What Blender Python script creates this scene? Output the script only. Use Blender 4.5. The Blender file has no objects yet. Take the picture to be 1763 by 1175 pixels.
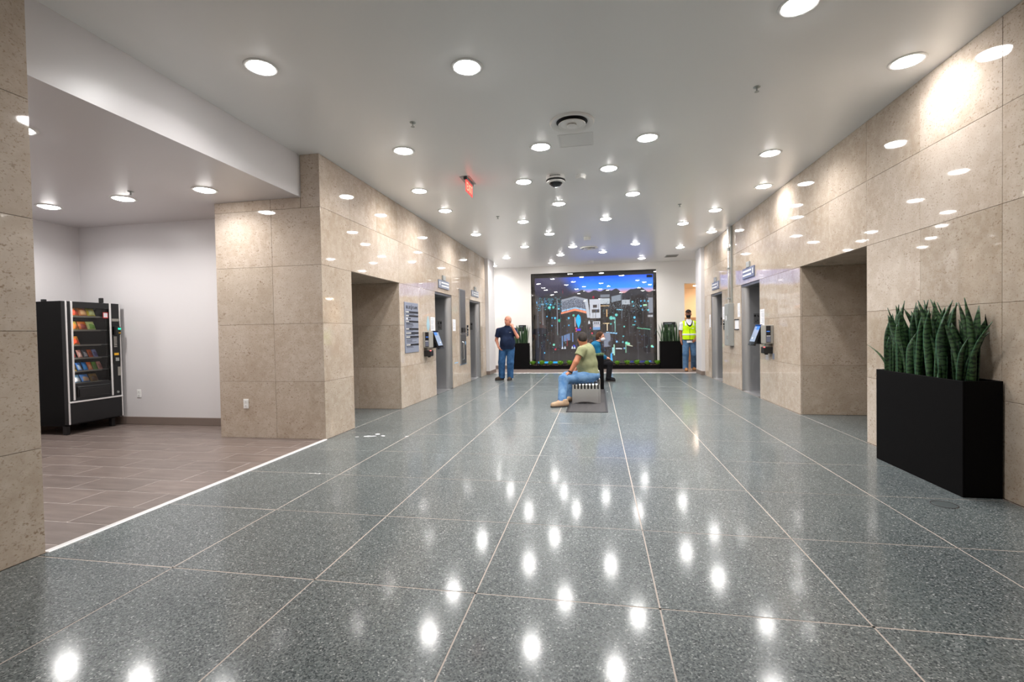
import bpy, bmesh, math, random
import numpy as np
from mathutils import Vector, Matrix

rnd = random.Random(7)
SC = bpy.context.scene
COL = SC.collection
PI = math.pi

# ------------------------------------------------------------------ camera
def make_camera():
    yaw, pitch, roll = 0.1801, 0.0199, -0.0182
    c, s = math.cos, math.sin
    f = Vector((-s(yaw) * c(pitch), c(yaw) * c(pitch), -s(pitch)))
    r = Vector((c(yaw), s(yaw), 0))
    u = r.cross(f)
    r2 = c(roll) * r + s(roll) * u
    u2 = -s(roll) * r + c(roll) * u
    cam = bpy.data.cameras.new('camera')
    cam.sensor_width = 36
    cam.lens = 36 * 806.19 / 1763
    cam.clip_start = 0.05
    o = bpy.data.objects.new('camera', cam)
    COL.objects.link(o)
    m = Matrix((r2, u2, -f)).transposed().to_4x4()
    m.translation = Vector((0, 0, 1.28))
    o.matrix_world = m
    SC.camera = o
make_camera()

# ------------------------------------------------------------------ world, exposure
LAMP = 70.0           # radiance of a downlight lens
LAMP_W = 16.0         # beam power of a downlight
W = bpy.data.worlds.new('world')
SC.world = W
W.use_nodes = True
W.node_tree.nodes['Background'].inputs[0].default_value = (0.5, 0.55, 0.6, 1)
W.node_tree.nodes['Background'].inputs[1].default_value = 0.02
SC.view_settings.view_transform = 'Standard'
SC.view_settings.look = 'None'
SC.view_settings.exposure = 0.14
SC.view_settings.gamma = 1.0
SC.view_settings.use_curve_mapping = False
try:
    SC.cycles.use_denoising = True
    SC.cycles.max_bounces = 10
    SC.cycles.diffuse_bounces = 5
    SC.cycles.sample_clamp_indirect = 20
except Exception:
    pass

# ------------------------------------------------------------------ node helpers
def S(r, g, b):
    def l(v):
        v /= 255.0
        return v / 12.92 if v <= 0.04045 else ((v + 0.055) / 1.055) ** 2.4
    return (l(r), l(g), l(b), 1.0)

def mat(name, col=(0.8, 0.8, 0.8, 1), rough=0.5, metal=0.0, emit=None, estr=0.0, **kw):
    m = bpy.data.materials.new(name)
    m.use_nodes = True
    b = m.node_tree.nodes['Principled BSDF']
    b.inputs['Base Color'].default_value = col
    b.inputs['Roughness'].default_value = rough
    b.inputs['Metallic'].default_value = metal
    if emit:
        b.inputs['Emission Color'].default_value = emit
        b.inputs['Emission Strength'].default_value = estr
    for k, v in kw.items():
        b.inputs[k.replace('_', ' ')].default_value = v
    return m

class NT:
    def __init__(self, m):
        self.t = m.node_tree
        self.b = self.t.nodes['Principled BSDF']
    def n(self, typ, ins=None, **props):
        x = self.t.nodes.new(typ)
        for k, v in props.items():
            setattr(x, k, v)
        for k, v in (ins or {}).items():
            if hasattr(v, 'is_linked') or hasattr(v, 'links'):
                self.t.links.new(v, x.inputs[k])
            else:
                x.inputs[k].default_value = v
        return x
    def link(self, a, name):
        self.t.links.new(a, self.b.inputs[name])
    def ramp(self, fac, stops, interp='LINEAR'):
        r = self.n('ShaderNodeValToRGB', {0: fac})
        cr = r.color_ramp
        cr.interpolation = interp
        while len(cr.elements) < len(stops):
            cr.elements.new(0.5)
        for e, (p, c) in zip(cr.elements, stops):
            e.position = p
            e.color = c if len(c) == 4 else (*c, 1)
        return r.outputs[0]
    def mix(self, fac, a, b, blend='MIX'):
        x = self.n('ShaderNodeMix', data_type='RGBA', blend_type=blend)
        for k, v in ((0, fac), (6, a), (7, b)):
            if hasattr(v, 'links'):
                self.t.links.new(v, x.inputs[k])
            else:
                x.inputs[k].default_value = v
        return x.outputs[2]
    def coords(self, randomise=0.0, scale=(1, 1, 1)):
        tc = self.n('ShaderNodeTexCoord')
        v = tc.outputs['Object']
        if randomise:
            oi = self.n('ShaderNodeObjectInfo')
            mu = self.n('ShaderNodeMath', {0: oi.outputs['Random'], 1: randomise}, operation='MULTIPLY')
            cb = self.n('ShaderNodeCombineXYZ', {0: mu.outputs[0], 1: mu.outputs[0], 2: mu.outputs[0]})
            ad = self.n('ShaderNodeVectorMath', {0: v, 1: cb.outputs[0]}, operation='ADD')
            v = ad.outputs[0]
        if scale != (1, 1, 1):
            v = self.n('ShaderNodeVectorMath', {0: v, 1: scale}, operation='MULTIPLY').outputs[0]
        return v
    def noise(self, v, scale, detail=3, rough=0.5):
        return self.n('ShaderNodeTexNoise', {'Vector': v, 'Scale': scale, 'Detail': detail, 'Roughness': rough}).outputs['Fac']
    def bump(self, h, strength=0.2, dist=0.005):
        bp = self.n('ShaderNodeBump', {'Height': h, 'Strength': strength, 'Distance': dist})
        self.link(bp.outputs[0], 'Normal')

def stone_mat(name, tint):
    m = mat(name, rough=0.07)
    t = NT(m)
    v = t.coords(61.0)
    big = t.noise(v, 1.6, 3)
    mid = t.noise(v, 11, 5, 0.6)
    c = t.ramp(big, [(0.3, S(180 * tint, 164 * tint, 147 * tint)), (0.7, S(196 * tint, 183 * tint, 169 * tint))])
    c = t.mix(t.ramp(mid, [(0.42, (0, 0, 0, 1)), (0.68, (0.55, 0.55, 0.55, 1))]), c, S(209 * tint, 198 * tint, 186 * tint))
    # fossil flecks
    vs = t.n('ShaderNodeVectorMath', {0: v, 1: (1, 1, 1.4)}, operation='MULTIPLY').outputs[0]
    fl = t.noise(vs, 36, 3, 0.55)
    gate = t.noise(v, 5.5, 2)
    f1 = t.ramp(fl, [(0.595, (0, 0, 0, 1)), (0.69, (0.9, 0.9, 0.9, 1))])
    g1 = t.ramp(gate, [(0.36, (0.15, 0.15, 0.15, 1)), (0.62, (0.9, 0.9, 0.9, 1))])
    k = t.n('ShaderNodeMath', {0: f1, 1: g1}, operation='MULTIPLY').outputs[0]
    c = t.mix(k, c, S(138, 116, 95))
    fl2 = t.noise(vs, 70, 2, 0.5)
    k2 = t.ramp(fl2, [(0.60, (0, 0, 0, 1)), (0.70, (0.6, 0.6, 0.6, 1))])
    c = t.mix(k2, c, S(150, 126, 100))
    oi = t.n('ShaderNodeObjectInfo')
    tone = t.ramp(oi.outputs['Random'], [(0, (0.90, 0.885, 0.86, 1)), (0.5, (0.99, 0.975, 0.96, 1)), (1, (1.05, 1.05, 1.06, 1))])
    c = t.mix(1.0, c, tone, 'MULTIPLY')
    t.link(c, 'Base Color')
    rr = t.ramp(mid, [(0.3, (0.028, 0.028, 0.028, 1)), (0.8, (0.05, 0.05, 0.05, 1))])
    t.link(rr, 'Roughness')
    return m

def terrazzo_mat():
    m = mat('terrazzo', rough=0.2)
    t = NT(m)
    g = t.n('ShaderNodeNewGeometry')
    v = g.outputs['Position']
    vo = t.n('ShaderNodeTexVoronoi', {'Vector': v, 'Scale': 165.0, 'Randomness': 1.0})
    sp = t.n('ShaderNodeSeparateColor', {0: vo.outputs['Color']})
    c = t.ramp(sp.outputs[0], [(0.0, (0.038, 0.050, 0.055)), (0.2, (0.10, 0.120, 0.126)), (0.5, (0.142, 0.163, 0.168)), (0.78, (0.205, 0.228, 0.23)), (0.972, (0.42, 0.44, 0.44))], 'CONSTANT')
    v2 = t.n('ShaderNodeTexVoronoi', {'Vector': v, 'Scale': 75.0, 'Randomness': 1.0})
    s2 = t.n('ShaderNodeSeparateColor', {0: v2.outputs['Color']})
    k = t.ramp(s2.outputs[1], [(0.0, (0, 0, 0)), (0.90, (0.6, 0.6, 0.6))], 'CONSTANT')
    c = t.mix(k, c, (0.09, 0.107, 0.107, 1))
    big = t.noise(v, 1.3, 3)
    tone = t.ramp(big, [(0.3, (0.90, 0.90, 0.90)), (0.7, (1.08, 1.08, 1.06))])
    c = t.mix(1.0, c, tone, 'MULTIPLY')
    t.link(c, 'Base Color')
    t.b.inputs['Roughness'].default_value = 0.34
    t.b.inputs['Specular IOR Level'].default_value = 0.15
    t.b.inputs['Coat Weight'].default_value = 0.46
    t.b.inputs['Coat Roughness'].default_value = 0.115
    return m

def plank_mat():
    m = mat('plank_tile', rough=0.35)
    t = NT(m)
    v = t.coords(40.0)
    v2 = t.n('ShaderNodeVectorMath', {0: v, 1: (2.2, 14, 1)}, operation='MULTIPLY').outputs[0]
    a = t.noise(v2, 1.2, 5, 0.6)
    c = t.ramp(a, [(0.25, S(100, 88, 83)), (0.75, S(132, 119, 113))])
    oi = t.n('ShaderNodeObjectInfo')
    tone = t.ramp(oi.outputs['Random'], [(0, (0.9, 0.9, 0.9)), (1, (1.06, 1.05, 1.04))])
    t.link(t.mix(1.0, c, tone, 'MULTIPLY'), 'Base Color')
    return m

def brick_floor_mat():
    m = mat('plank_tile_far', rough=0.35)
    t = NT(m)
    g = t.n('ShaderNodeNewGeometry')
    br = t.n('ShaderNodeTexBrick', {'Vector': g.outputs['Position'], 'Color1': S(112, 100, 95), 'Color2': S(126, 113, 107), 'Mortar': S(150, 141, 136), 'Scale': 1.0, 'Mortar Size': 0.004, 'Brick Width': 0.6, 'Row Height': 0.3})
    t.link(br.outputs[0], 'Base Color')
    return m

def brushed_mat(name, col, rough, aniso=0.0):
    m = mat(name, col, rough, 1.0)
    t = NT(m)
    v = t.coords(9.0, (160, 160, 4))
    n = t.noise(v, 1.0, 3)
    t.link(t.ramp(n, [(0.3, (rough * 0.8,) * 3), (0.7, (rough * 1.3,) * 3)]), 'Roughness')
    return m

def paint_mat(name, col, rough, bump=0.03):
    m = mat(name, col, rough)
    t = NT(m)
    g = t.n('ShaderNodeNewGeometry')
    n = t.noise(g.outputs['Position'], 160, 2)
    t.bump(n, bump, 0.002)
    return m

def cloth_mat(name, c1, c2, scale=120, rough=0.9, bump=0.3):
    m = mat(name, c1, rough)
    t = NT(m)
    v = t.coords()
    a = t.noise(v, 9, 4, 0.6)
    t.link(t.mix(t.ramp(a, [(0.35, (0, 0, 0)), (0.65, (1, 1, 1))]), c1, c2), 'Base Color')
    w = t.noise(v, 14, 3)
    t.bump(w, bump, 0.03)
    t.b.inputs['Specular IOR Level'].default_value = 0.2
    return m

def leaf_mat(name, base, band, edge):
    m = mat(name, base, 0.4)
    t = NT(m)
    uv = t.n('ShaderNodeUVMap')
    sx = t.n('ShaderNodeSeparateXYZ', {0: uv.outputs[0]})
    v = t.coords(23.0)
    nz = t.noise(v, 22, 3)
    a = t.n('ShaderNodeMath', {0: sx.outputs[1], 1: 17.0}, operation='MULTIPLY')
    b = t.n('ShaderNodeMath', {0: nz, 1: 2.2}, operation='MULTIPLY')
    ab = t.n('ShaderNodeMath', {0: a.outputs[0], 1: b.outputs[0]}, operation='ADD')
    fr = t.n('ShaderNodeMath', {0: ab.outputs[0]}, operation='FRACT')
    k = t.ramp(fr.outputs[0], [(0.0, (1, 1, 1)), (0.34, (1, 1, 1)), (0.46, (0, 0, 0)), (0.94, (0, 0, 0)), (1.0, (1, 1, 1))])
    oi = t.n('ShaderNodeObjectInfo')
    tone = t.ramp(oi.outputs['Random'], [(0, (0.75, 0.8, 0.8)), (1, (1.2, 1.15, 1.1))])
    c = t.mix(k, base, band)
    ex = t.n('ShaderNodeMath', {0: sx.outputs[0], 1: 0.5}, operation='SUBTRACT')
    ea = t.n('ShaderNodeMath', {0: ex.outputs[0]}, operation='ABSOLUTE')
    c = t.mix(t.ramp(ea.outputs[0], [(0.42, (0, 0, 0)), (0.47, (0.6, 0.6, 0.6))]), c, edge)
    t.link(t.mix(1.0, c, tone, 'MULTIPLY'), 'Base Color')
    return m

M = {}
M['stone'] = stone_mat('limestone', 1.0)
M['stone_joint'] = mat('stone_joint', S(168, 142, 112), 0.8)
M['terrazzo'] = terrazzo_mat()
M['grout'] = mat('terrazzo_joint', S(190, 177, 167), 0.5)
M['plank'] = plank_mat()
M['plank_grout'] = mat('plank_grout', S(180, 171, 166), 0.7)
M['plank_far'] = brick_floor_mat()
M['wall'] = paint_mat('white_wall_paint', S(217, 214, 215), 0.35)
M['ceiling'] = paint_mat('ceiling_paint', S(239, 239, 238), 0.30, 0.015)
M['ceiling'].node_tree.nodes['Principled BSDF'].inputs['Coat Weight'].default_value = 0.0
M['beige'] = paint_mat('beige_wall_paint', S(222, 198, 168), 0.6)
M['wood'] = mat('tan_laminate', S(150, 118, 88), 0.45)
M['white_metal'] = mat('white_metal', S(235, 234, 232), 0.35)
M['alu'] = mat('aluminium_strip', S(232, 230, 230), 0.3, 0.3)
M['base'] = mat('vinyl_baseboard', S(122, 108, 100), 0.5)
M['black'] = mat('black_metal', S(22, 21, 23), 0.45)
M['planter'] = mat('black_planter', S(15, 14, 15), 0.65)
M['planter'].node_tree.nodes['Principled BSDF'].inputs['Specular IOR Level'].default_value = 0.06
M['vend_black'] = mat('vending_black', S(20, 20, 23), 0.5)
M['jet'] = mat('jet_black', S(9, 9, 10), 0.6)
M['jet'].node_tree.nodes['Principled BSDF'].inputs['Specular IOR Level'].default_value = 0.15
M['black_gloss'] = mat('black_gloss', S(12, 12, 14), 0.06)
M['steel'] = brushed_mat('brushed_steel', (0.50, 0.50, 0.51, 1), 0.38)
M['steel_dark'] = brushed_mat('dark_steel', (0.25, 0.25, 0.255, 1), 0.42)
M['chrome'] = mat('polished_steel', (0.93, 0.93, 0.94, 1), 0.24, 1.0)
M['galv'] = mat('galvanised', S(170, 174, 172), 0.35, 0.7)
M['grey_enamel'] = mat('grey_enamel', S(150, 152, 150), 0.4)
M['lens'] = mat('lamp_lens', (0.9, 0.9, 0.9, 1), 0.4, emit=(1.0, 0.978, 0.957, 1), estr=LAMP)
M['trim'] = mat('lamp_trim', S(226, 226, 224), 0.3)
M['plastic_white'] = mat('white_plastic', S(236, 236, 234), 0.4)
M['plastic_grey'] = mat('grey_plastic', S(150, 147, 140), 0.45)
M['dark_glass'] = mat('dark_dome', S(20, 20, 26), 0.04)
M['red_glow'] = mat('red_acrylic', S(230, 50, 50), 0.25, emit=(1.0, 0.09, 0.075, 1), estr=1.1)
M['red_letter'] = mat('exit_letters', S(250, 120, 90), 0.3, emit=(1.0, 0.32, 0.2, 1), estr=1.6)
M['paper'] = mat('paper', S(226, 226, 230), 0.8)
M['ink'] = mat('ink', S(40, 42, 48), 0.7)
M['sign_grey'] = mat('sign_grey', S(134, 140, 156), 0.35)
M['sign_blue'] = mat('sign_slate', S(110, 115, 135), 0.3)
M['sign_black'] = mat('sign_black', S(28, 28, 34), 0.35)
M['tape'] = mat('blue_tape', S(140, 180, 215), 0.7)
M['decal'] = mat('pale_blue_decal', S(158, 192, 205), 0.5)
M['soil'] = mat('dark_soil', S(34, 27, 22), 0.95)
M['leaf'] = leaf_mat('snake_leaf', S(58, 88, 52), S(20, 42, 26), S(78, 120, 96))
M['rosette'] = mat('succulent_green', S(98, 150, 40), 0.45)
M['rosette2'] = mat('succulent_greygreen', S(120, 140, 105), 0.5)
M['gravel'] = mat('gravel', S(150, 122, 104), 0.8)
M['glass'] = mat('clear_glass', (1, 1, 1, 1), 0.0, Transmission_Weight=1.0, IOR=1.45)

def thin_glass(name, tint=(1, 1, 1, 1), ior=1.5):
    m = bpy.data.materials.new(name)
    m.use_nodes = True
    t = m.node_tree
    t.nodes.clear()
    out = t.nodes.new('ShaderNodeOutputMaterial')
    tr = t.nodes.new('ShaderNodeBsdfTransparent')
    tr.inputs[0].default_value = tint
    gl = t.nodes.new('ShaderNodeBsdfGlossy')
    gl.inputs['Roughness'].default_value = 0.01
    fr = t.nodes.new('ShaderNodeFresnel')
    fr.inputs[0].default_value = ior
    mx = t.nodes.new('ShaderNodeMixShader')
    t.links.new(fr.outputs[0], mx.inputs[0])
    t.links.new(tr.outputs[0], mx.inputs[1])
    t.links.new(gl.outputs[0], mx.inputs[2])
    t.links.new(mx.outputs[0], out.inputs[0])
    return m
M['pane'] = thin_glass('window_pane', ior=1.75)
M['vend_pane'] = thin_glass('vending_pane', (0.85, 0.85, 0.85, 1), 1.3)

# ------------------------------------------------------------------ mesh helpers
class MB:
    def __init__(self):
        self.v = []; self.f = []; self.uv = None
    def quad(self, a, b, c, d):
        n = len(self.v); self.v += [a, b, c, d]; self.f.append((n, n + 1, n + 2, n + 3)); return self
    def box(self, x0, x1, y0, y1, z0, z1, c=0.0):
        if x0 > x1: x0, x1 = x1, x0
        if y0 > y1: y0, y1 = y1, y0
        if z0 > z1: z0, z1 = z1, z0
        n = len(self.v)
        if c <= 0:
            self.v += [(x0, y0, z0), (x1, y0, z0), (x1, y1, z0), (x0, y1, z0), (x0, y0, z1), (x1, y0, z1), (x1, y1, z1), (x0, y1, z1)]
            self.f += [tuple(n + i for i in q) for q in ((0, 3, 2, 1), (4, 5, 6, 7), (0, 1, 5, 4), (1, 2, 6, 5), (2, 3, 7, 6), (3, 0, 4, 7))]
            return self
        c = min(c, (x1 - x0) * 0.49, (y1 - y0) * 0.49, (z1 - z0) * 0.49)
        bm = bmesh.new()
        bmesh.ops.create_cube(bm, size=1.0)
        for w in bm.verts:
            w.co = Vector(((x0 + x1) / 2 + w.co.x * (x1 - x0), (y0 + y1) / 2 + w.co.y * (y1 - y0), (z0 + z1) / 2 + w.co.z * (z1 - z0)))
        bmesh.ops.bevel(bm, geom=bm.edges[:], offset=c, segments=2 if c > 0.006 else 1, profile=0.5, affect='EDGES')
        self.bm(bm)
        return self
    def bm(self, bm, mtx=None):
        n = len(self.v)
        bm.verts.ensure_lookup_table(); bm.verts.index_update()
        for w in bm.verts:
            co = mtx @ w.co if mtx else w.co
            self.v.append(tuple(co))
        for q in bm.faces:
            self.f.append(tuple(n + w.index for w in q.verts))
        bm.free()
        return self
    def lathe(self, prof, seg=32, o=(0, 0, 0), axis='z'):
        n = len(self.v)
        for r, z in prof:
            for k in range(seg):
                a = 2 * PI * k / seg
                p = (r * math.cos(a), r * math.sin(a), z)
                if axis == 'y': p = (p[0], p[2], p[1])
                if axis == 'x': p = (p[2], p[0], p[1])
                self.v.append((o[0] + p[0], o[1] + p[1], o[2] + p[2]))
        for i in range(len(prof) - 1):
            for k in range(seg):
                k2 = (k + 1) % seg
                self.f.append((n + i * seg + k, n + i * seg + k2, n + (i + 1) * seg + k2, n + (i + 1) * seg + k))
        if prof[0][0] > 1e-5: self.f.append(tuple(n + k for k in range(seg))[::-1])
        if prof[-1][0] > 1e-5: self.f.append(tuple(n + (len(prof) - 1) * seg + k for k in range(seg)))
        return self
    def tube(self, pts, r, seg=10):
        n = len(self.v)
        pts = [Vector(p) for p in pts]
        for i, p in enumerate(pts):
            d = (pts[min(i + 1, len(pts) - 1)] - pts[max(i - 1, 0)]).normalized()
            a = d.orthogonal().normalized(); b = d.cross(a)
            if i and abs(d.z) < 0.99:
                a = Vector((0, 0, 1)).cross(d).normalized(); b = d.cross(a)
            rr = r[i] if isinstance(r, (list, tuple)) else r
            for k in range(seg):
                t = 2 * PI * k / seg
                self.v.append(tuple(p + a * rr * math.cos(t) + b * rr * math.sin(t)))
        for i in range(len(pts) - 1):
            for k in range(seg):
                k2 = (k + 1) % seg
                self.f.append((n + i * seg + k, n + i * seg + k2, n + (i + 1) * seg + k2, n + (i + 1) * seg + k))
        self.f.append(tuple(n + k for k in range(seg))[::-1])
        self.f.append(tuple(n + (len(pts) - 1) * seg + k for k in range(seg)))
        return self
    def prism(self, poly, fn):
        """poly: 2-D outline; fn(u, v, side) -> 3-D point."""
        n = len(self.v); k = len(poly)
        for s in (0, 1):
            self.v += [fn(u, w, s) for u, w in poly]
        self.f.append(tuple(n + i for i in range(k))[::-1])
        self.f.append(tuple(n + k + i for i in range(k)))
        for i in range(k):
            j = (i + 1) % k
            self.f.append((n + i, n + j, n + k + j, n + k + i))
        return self
    def mesh(self, name, off=(0, 0, 0), smooth=False, fix=True):
        me = bpy.data.meshes.new(name)
        me.from_pydata([(a - off[0], b - off[1], c - off[2]) for a, b, c in self.v], [], self.f)
        if fix:
            bm = bmesh.new(); bm.from_mesh(me)
            bmesh.ops.recalc_face_normals(bm, faces=bm.faces[:])
            bm.to_mesh(me); bm.free()
        if smooth:
            me.polygons.foreach_set('use_smooth', [True] * len(me.polygons))
            try: me.set_sharp_from_angle(angle=math.radians(40))
            except Exception: pass
        me.update()
        return me

def wpos(o):
    p = Vector((0, 0, 0))
    while o is not None:
        p = p + o.location; o = o.parent
    return p

def obj(name, mb, material, parent=None, loc=None, smooth=False, fix=True):
    """Link MB (world coordinates) as one object; origin at LOC or the mesh's base centre."""
    if loc is None:
        xs = [p[0] for p in mb.v]; ys = [p[1] for p in mb.v]; zs = [p[2] for p in mb.v]
        loc = ((min(xs) + max(xs)) / 2, (min(ys) + max(ys)) / 2, min(zs))
    me = mb.mesh(name, loc, smooth, fix)
    me.materials.append(M[material] if isinstance(material, str) else material)
    o = bpy.data.objects.new(name, me)
    COL.objects.link(o)
    o.location = Vector(loc)
    if parent is not None:
        o.parent = parent
        o.location = Vector(loc) - wpos(parent)
    return o

def thing(name, label, cat, loc, group=None):
    o = bpy.data.objects.new(name, None)
    o.empty_display_size = 0.1
    COL.objects.link(o)
    o.location = loc
    return tag(o, label, cat, group)

def tag(o, label, cat, group=None):
    o['label'] = label; o['category'] = cat
    if group: o['group'] = group
    return o

def struct(name, mb, material, parent=None, label=None):
    o = obj(name, mb, material, parent)
    if parent is None: o['kind'] = 'structure'
    if label: o['label'] = label
    return o

def dup(o, parent=None):
    c = o.copy(); COL.objects.link(c)
    if parent is not None: c.parent = parent
    for ch in list(o.children): dup(ch, c)
    return c

def text(name, s, size, material, parent, origin, xdir, updir, width=None, depth=0.0015):
    cu = bpy.data.curves.new(name, 'FONT')
    cu.body = s; cu.size = size; cu.extrude = depth
    cu.align_x = 'CENTER'; cu.align_y = 'CENTER'; cu.resolution_u = 3
    t = bpy.data.objects.new(name + '_src', cu)
    COL.objects.link(t)
    bpy.context.view_layer.update()
    me = bpy.data.meshes.new_from_object(t.evaluated_get(bpy.context.evaluated_depsgraph_get()))
    COL.objects.unlink(t); bpy.data.objects.remove(t)
    me.name = name
    xs = [v.co.x for v in me.vertices]
    k = (width / (max(xs) - min(xs))) if width else 1.0
    X = Vector(xdir).normalized(); U = Vector(updir).normalized(); N = X.cross(U)
    for v in me.vertices:
        v.co = X * (v.co.x * k) + U * v.co.y + N * v.co.z
    me.materials.clear(); me.materials.append(M[material])
    o = bpy.data.objects.new(name, me)
    COL.objects.link(o)
    o.parent = parent
    o.location = Vector(origin) - wpos(parent)
    return o

# ------------------------------------------------------------------ key dimensions (metres)
XL, XR, ZC = -3.28, 2.89, 3.48     # stone wall planes, ceiling
ZA = 2.97                          # alcove ceiling
YEND = 14.166                      # end of terrazzo
YW = 15.95                         # end wall
YB = -4.64                         # wall behind the camera
OPT = 2.14                         # height of openings
ZR = [0, 0.713, 1.427, OPT, 2.84, ZC]
PT = 0.03                          # stone panel thickness

# ------------------------------------------------------------------ floors
def floor_build():
    xl = [XL, -2.346, -1.475, -0.605, 0.2655, 1.136, 2.007, 2.877]
    yl = [2.2 + 0.8547 * k for k in range(-8, 15)]
    yl[-1] = YEND
    g = 0.0035
    mb = MB().box(-8.2, 5.2, YB, YEND, -0.2, -0.025)
    for x in xl[1:]:
        mb.box(x - 0.006, x + 0.006, YB, YEND, -0.025, -0.0012)
    for y in yl:
        mb.box(XL, 5.1, y - 0.006, y + 0.006, -0.025, -0.0012)
    mb.box(-5.6, XL + 0.01, 5.9, 7.46, -0.025, -0.0012)
    fl = struct('floor', mb, 'grout')
    cache = {}; rt = random.Random(4)
    def slab(x0, x1, y0, y1):
        w, d = round(x1 - x0 - 2 * g, 4), round(y1 - y0 - 2 * g, 4)
        if (w, d) not in cache:
            me = MB().box(-w / 2, w / 2, -d / 2, d / 2, -0.025, 0, 0.0012).mesh('terrazzo_slab')
            me.materials.append(M['terrazzo']); cache[(w, d)] = me
        o = bpy.data.objects.new('terrazzo_slab', cache[(w, d)])
        COL.objects.link(o); o.parent = fl
        o.location = Vector(((x0 + x1) / 2, (y0 + y1) / 2, 0)) - fl.location
        o.rotation_euler = (rt.gauss(0, 0.0009), rt.gauss(0, 0.0009), 0)     # slabs are never perfectly level
    for j in range(len(yl) - 1):
        for i in range(len(xl) - 1):
            slab(xl[i], xl[i + 1], yl[j], yl[j + 1])
    # side passages
    for (x0, x1) in ((2.877, 3.75), (3.75, 4.62)):
        ys = [5.71] + [y for y in yl if 5.75 < y < 7.38] + [7.41]
        for a, b in zip(ys, ys[1:]): slab(x0, x1, a, b)
    for (x0, x1) in ((-4.15, XL), (-5.02, -4.15)):
        ys = [5.9] + [y for y in yl if 5.95 < y < 7.42] + [7.46]
        for a, b in zip(ys, ys[1:]): slab(x0, x1, a, b)
    # alcove: staggered plank tiles
    mb = MB().box(-7.75, XL - 0.02, 0.9, 5.85, -0.025, -0.0015)
    f2 = struct('floor', mb, 'plank_grout')
    rows = np.arange(6.0, 0.9, -0.305)
    g = 0.0034
    for r, y1 in enumerate(rows):
        y0 = max(0.9, y1 - 0.305)
        y1 = min(y1, 5.85)
        x = -7.75 - (0.61 / 3) * (r % 3)
        while x < XL - 0.03:
            a, b = max(x, -7.75), min(x + 0.61, XL - 0.025)
            if b - a > 0.03 and y1 - y0 > 0.03 and not (a > -4.74 and y0 > 5.19):
                o = obj('floor_tile', MB().box(a + g, b - g, y0 + g, y1 - g, -0.02, 0, 0.0015), 'plank', f2)
            x += 0.61
    struct('trim_1', MB().box(XL - 0.028, XL + 0.018, 2.24, 5.2, -0.01, 0.008, 0.004), 'alu', label='white metal strip between the terrazzo and the alcove tiles')
    # tiled end zone
    struct('floor', MB().box(-5.2, 5.2, YEND + 0.05, 19.2, -0.2, 0), 'plank_far')
    struct('trim_2', MB().box(-3.2, 2.82, YEND, YEND + 0.05, -0.02, 0.006, 0.003), 'alu', label='white metal strip where terrazzo meets the far tiles')
floor_build()

# ------------------------------------------------------------------ stone walls
pcache = {}
def panel(axis, plane, n, u0, u1, z0, z1, parent):
    g = 0.0013
    w, h = round(u1 - u0 - 2 * g, 4), round(z1 - z0 - 2 * g, 4)
    key = (axis, w, h)
    if key not in pcache:
        mb = MB()
        if axis == 'x': mb.box(-PT / 2, PT / 2, -w / 2, w / 2, -h / 2, h / 2, 0.0015)
        else: mb.box(-w / 2, w / 2, -PT / 2, PT / 2, -h / 2, h / 2, 0.0015)
        me = mb.mesh('stone_panel'); me.materials.append(M['stone']); pcache[key] = me
    o = bpy.data.objects.new('stone_panel', pcache[key])
    COL.objects.link(o); o.parent = parent
    jitter = rnd.uniform(0, 0.0006)
    c = plane - n * (PT / 2 + jitter)
    p = Vector((c, (u0 + u1) / 2, (z0 + z1) / 2)) if axis == 'x' else Vector(((u0 + u1) / 2, c, (z0 + z1) / 2))
    o.location = p - parent.location

def panels(axis, plane, n, us, zs, parent, holes=()):
    for a, b in zip(us, us[1:]):
        for c, d in zip(zs, zs[1:]):
            if any(h[0] - 0.01 <= a and b <= h[1] + 0.01 and d <= h[2] + 0.01 for h in holes): continue
            panel(axis, plane, n, a, b, c, d, parent)

D = PT + 0.002
# left corridor wall
mb = MB()
xb = XL - D
for a, b in ((5.2 + D, 5.9 - D), (7.46 + D, 9.23), (10.37, 11.9), (13.03, 13.65)):
    mb.box(xb - 0.3, xb, a, b, 0, ZC)
for a, b in ((5.9 - D, 7.46 + D), (9.23, 10.37), (11.9, 13.03)):
    mb.box(xb - 0.3, xb, a, b, OPT + (D if b < 8 else 0), ZC)
wl = struct('wall_left', mb, 'stone_joint')
panels('x', XL, 1, [5.2, 5.9, 6.68, 7.46, 8.35, 9.23, 9.8, 10.37, 11.13, 11.9, 12.465, 13.03, 13.65], ZR, wl, [(5.9, 7.46, OPT), (9.23, 10.37, OPT), (11.9, 13.03, OPT)])
# left passage
mb = MB()
mb.box(-5.6, xb - 0.3, 7.46 + D, 7.9, 0, OPT + 0.3).box(-5.8, -5.6, 5.87, 7.9, 0, OPT + 0.3)
mb.box(-5.6, xb - 0.3, 5.9 - D, 7.46 + D, OPT + D, OPT + 0.3)
w2 = struct('wall_left', mb, 'stone_joint')
pu = [-5.6, -4.85, -4.06, XL - 0.031]
panels('y', 7.46, -1, pu, ZR[:4], w2)
panels('y', 5.9, 1, pu, ZR[:4], w2)
panels('x', -5.57, 1, [5.9, 6.68, 7.46], ZR[:4], w2)
# soffit slabs of the passage
for a, b in zip(pu, pu[1:]):
    obj('stone_panel', MB().box(a + .002, b - .002, 5.9, 7.46, OPT, OPT + PT, 0.0015), 'stone', w2)

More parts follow.
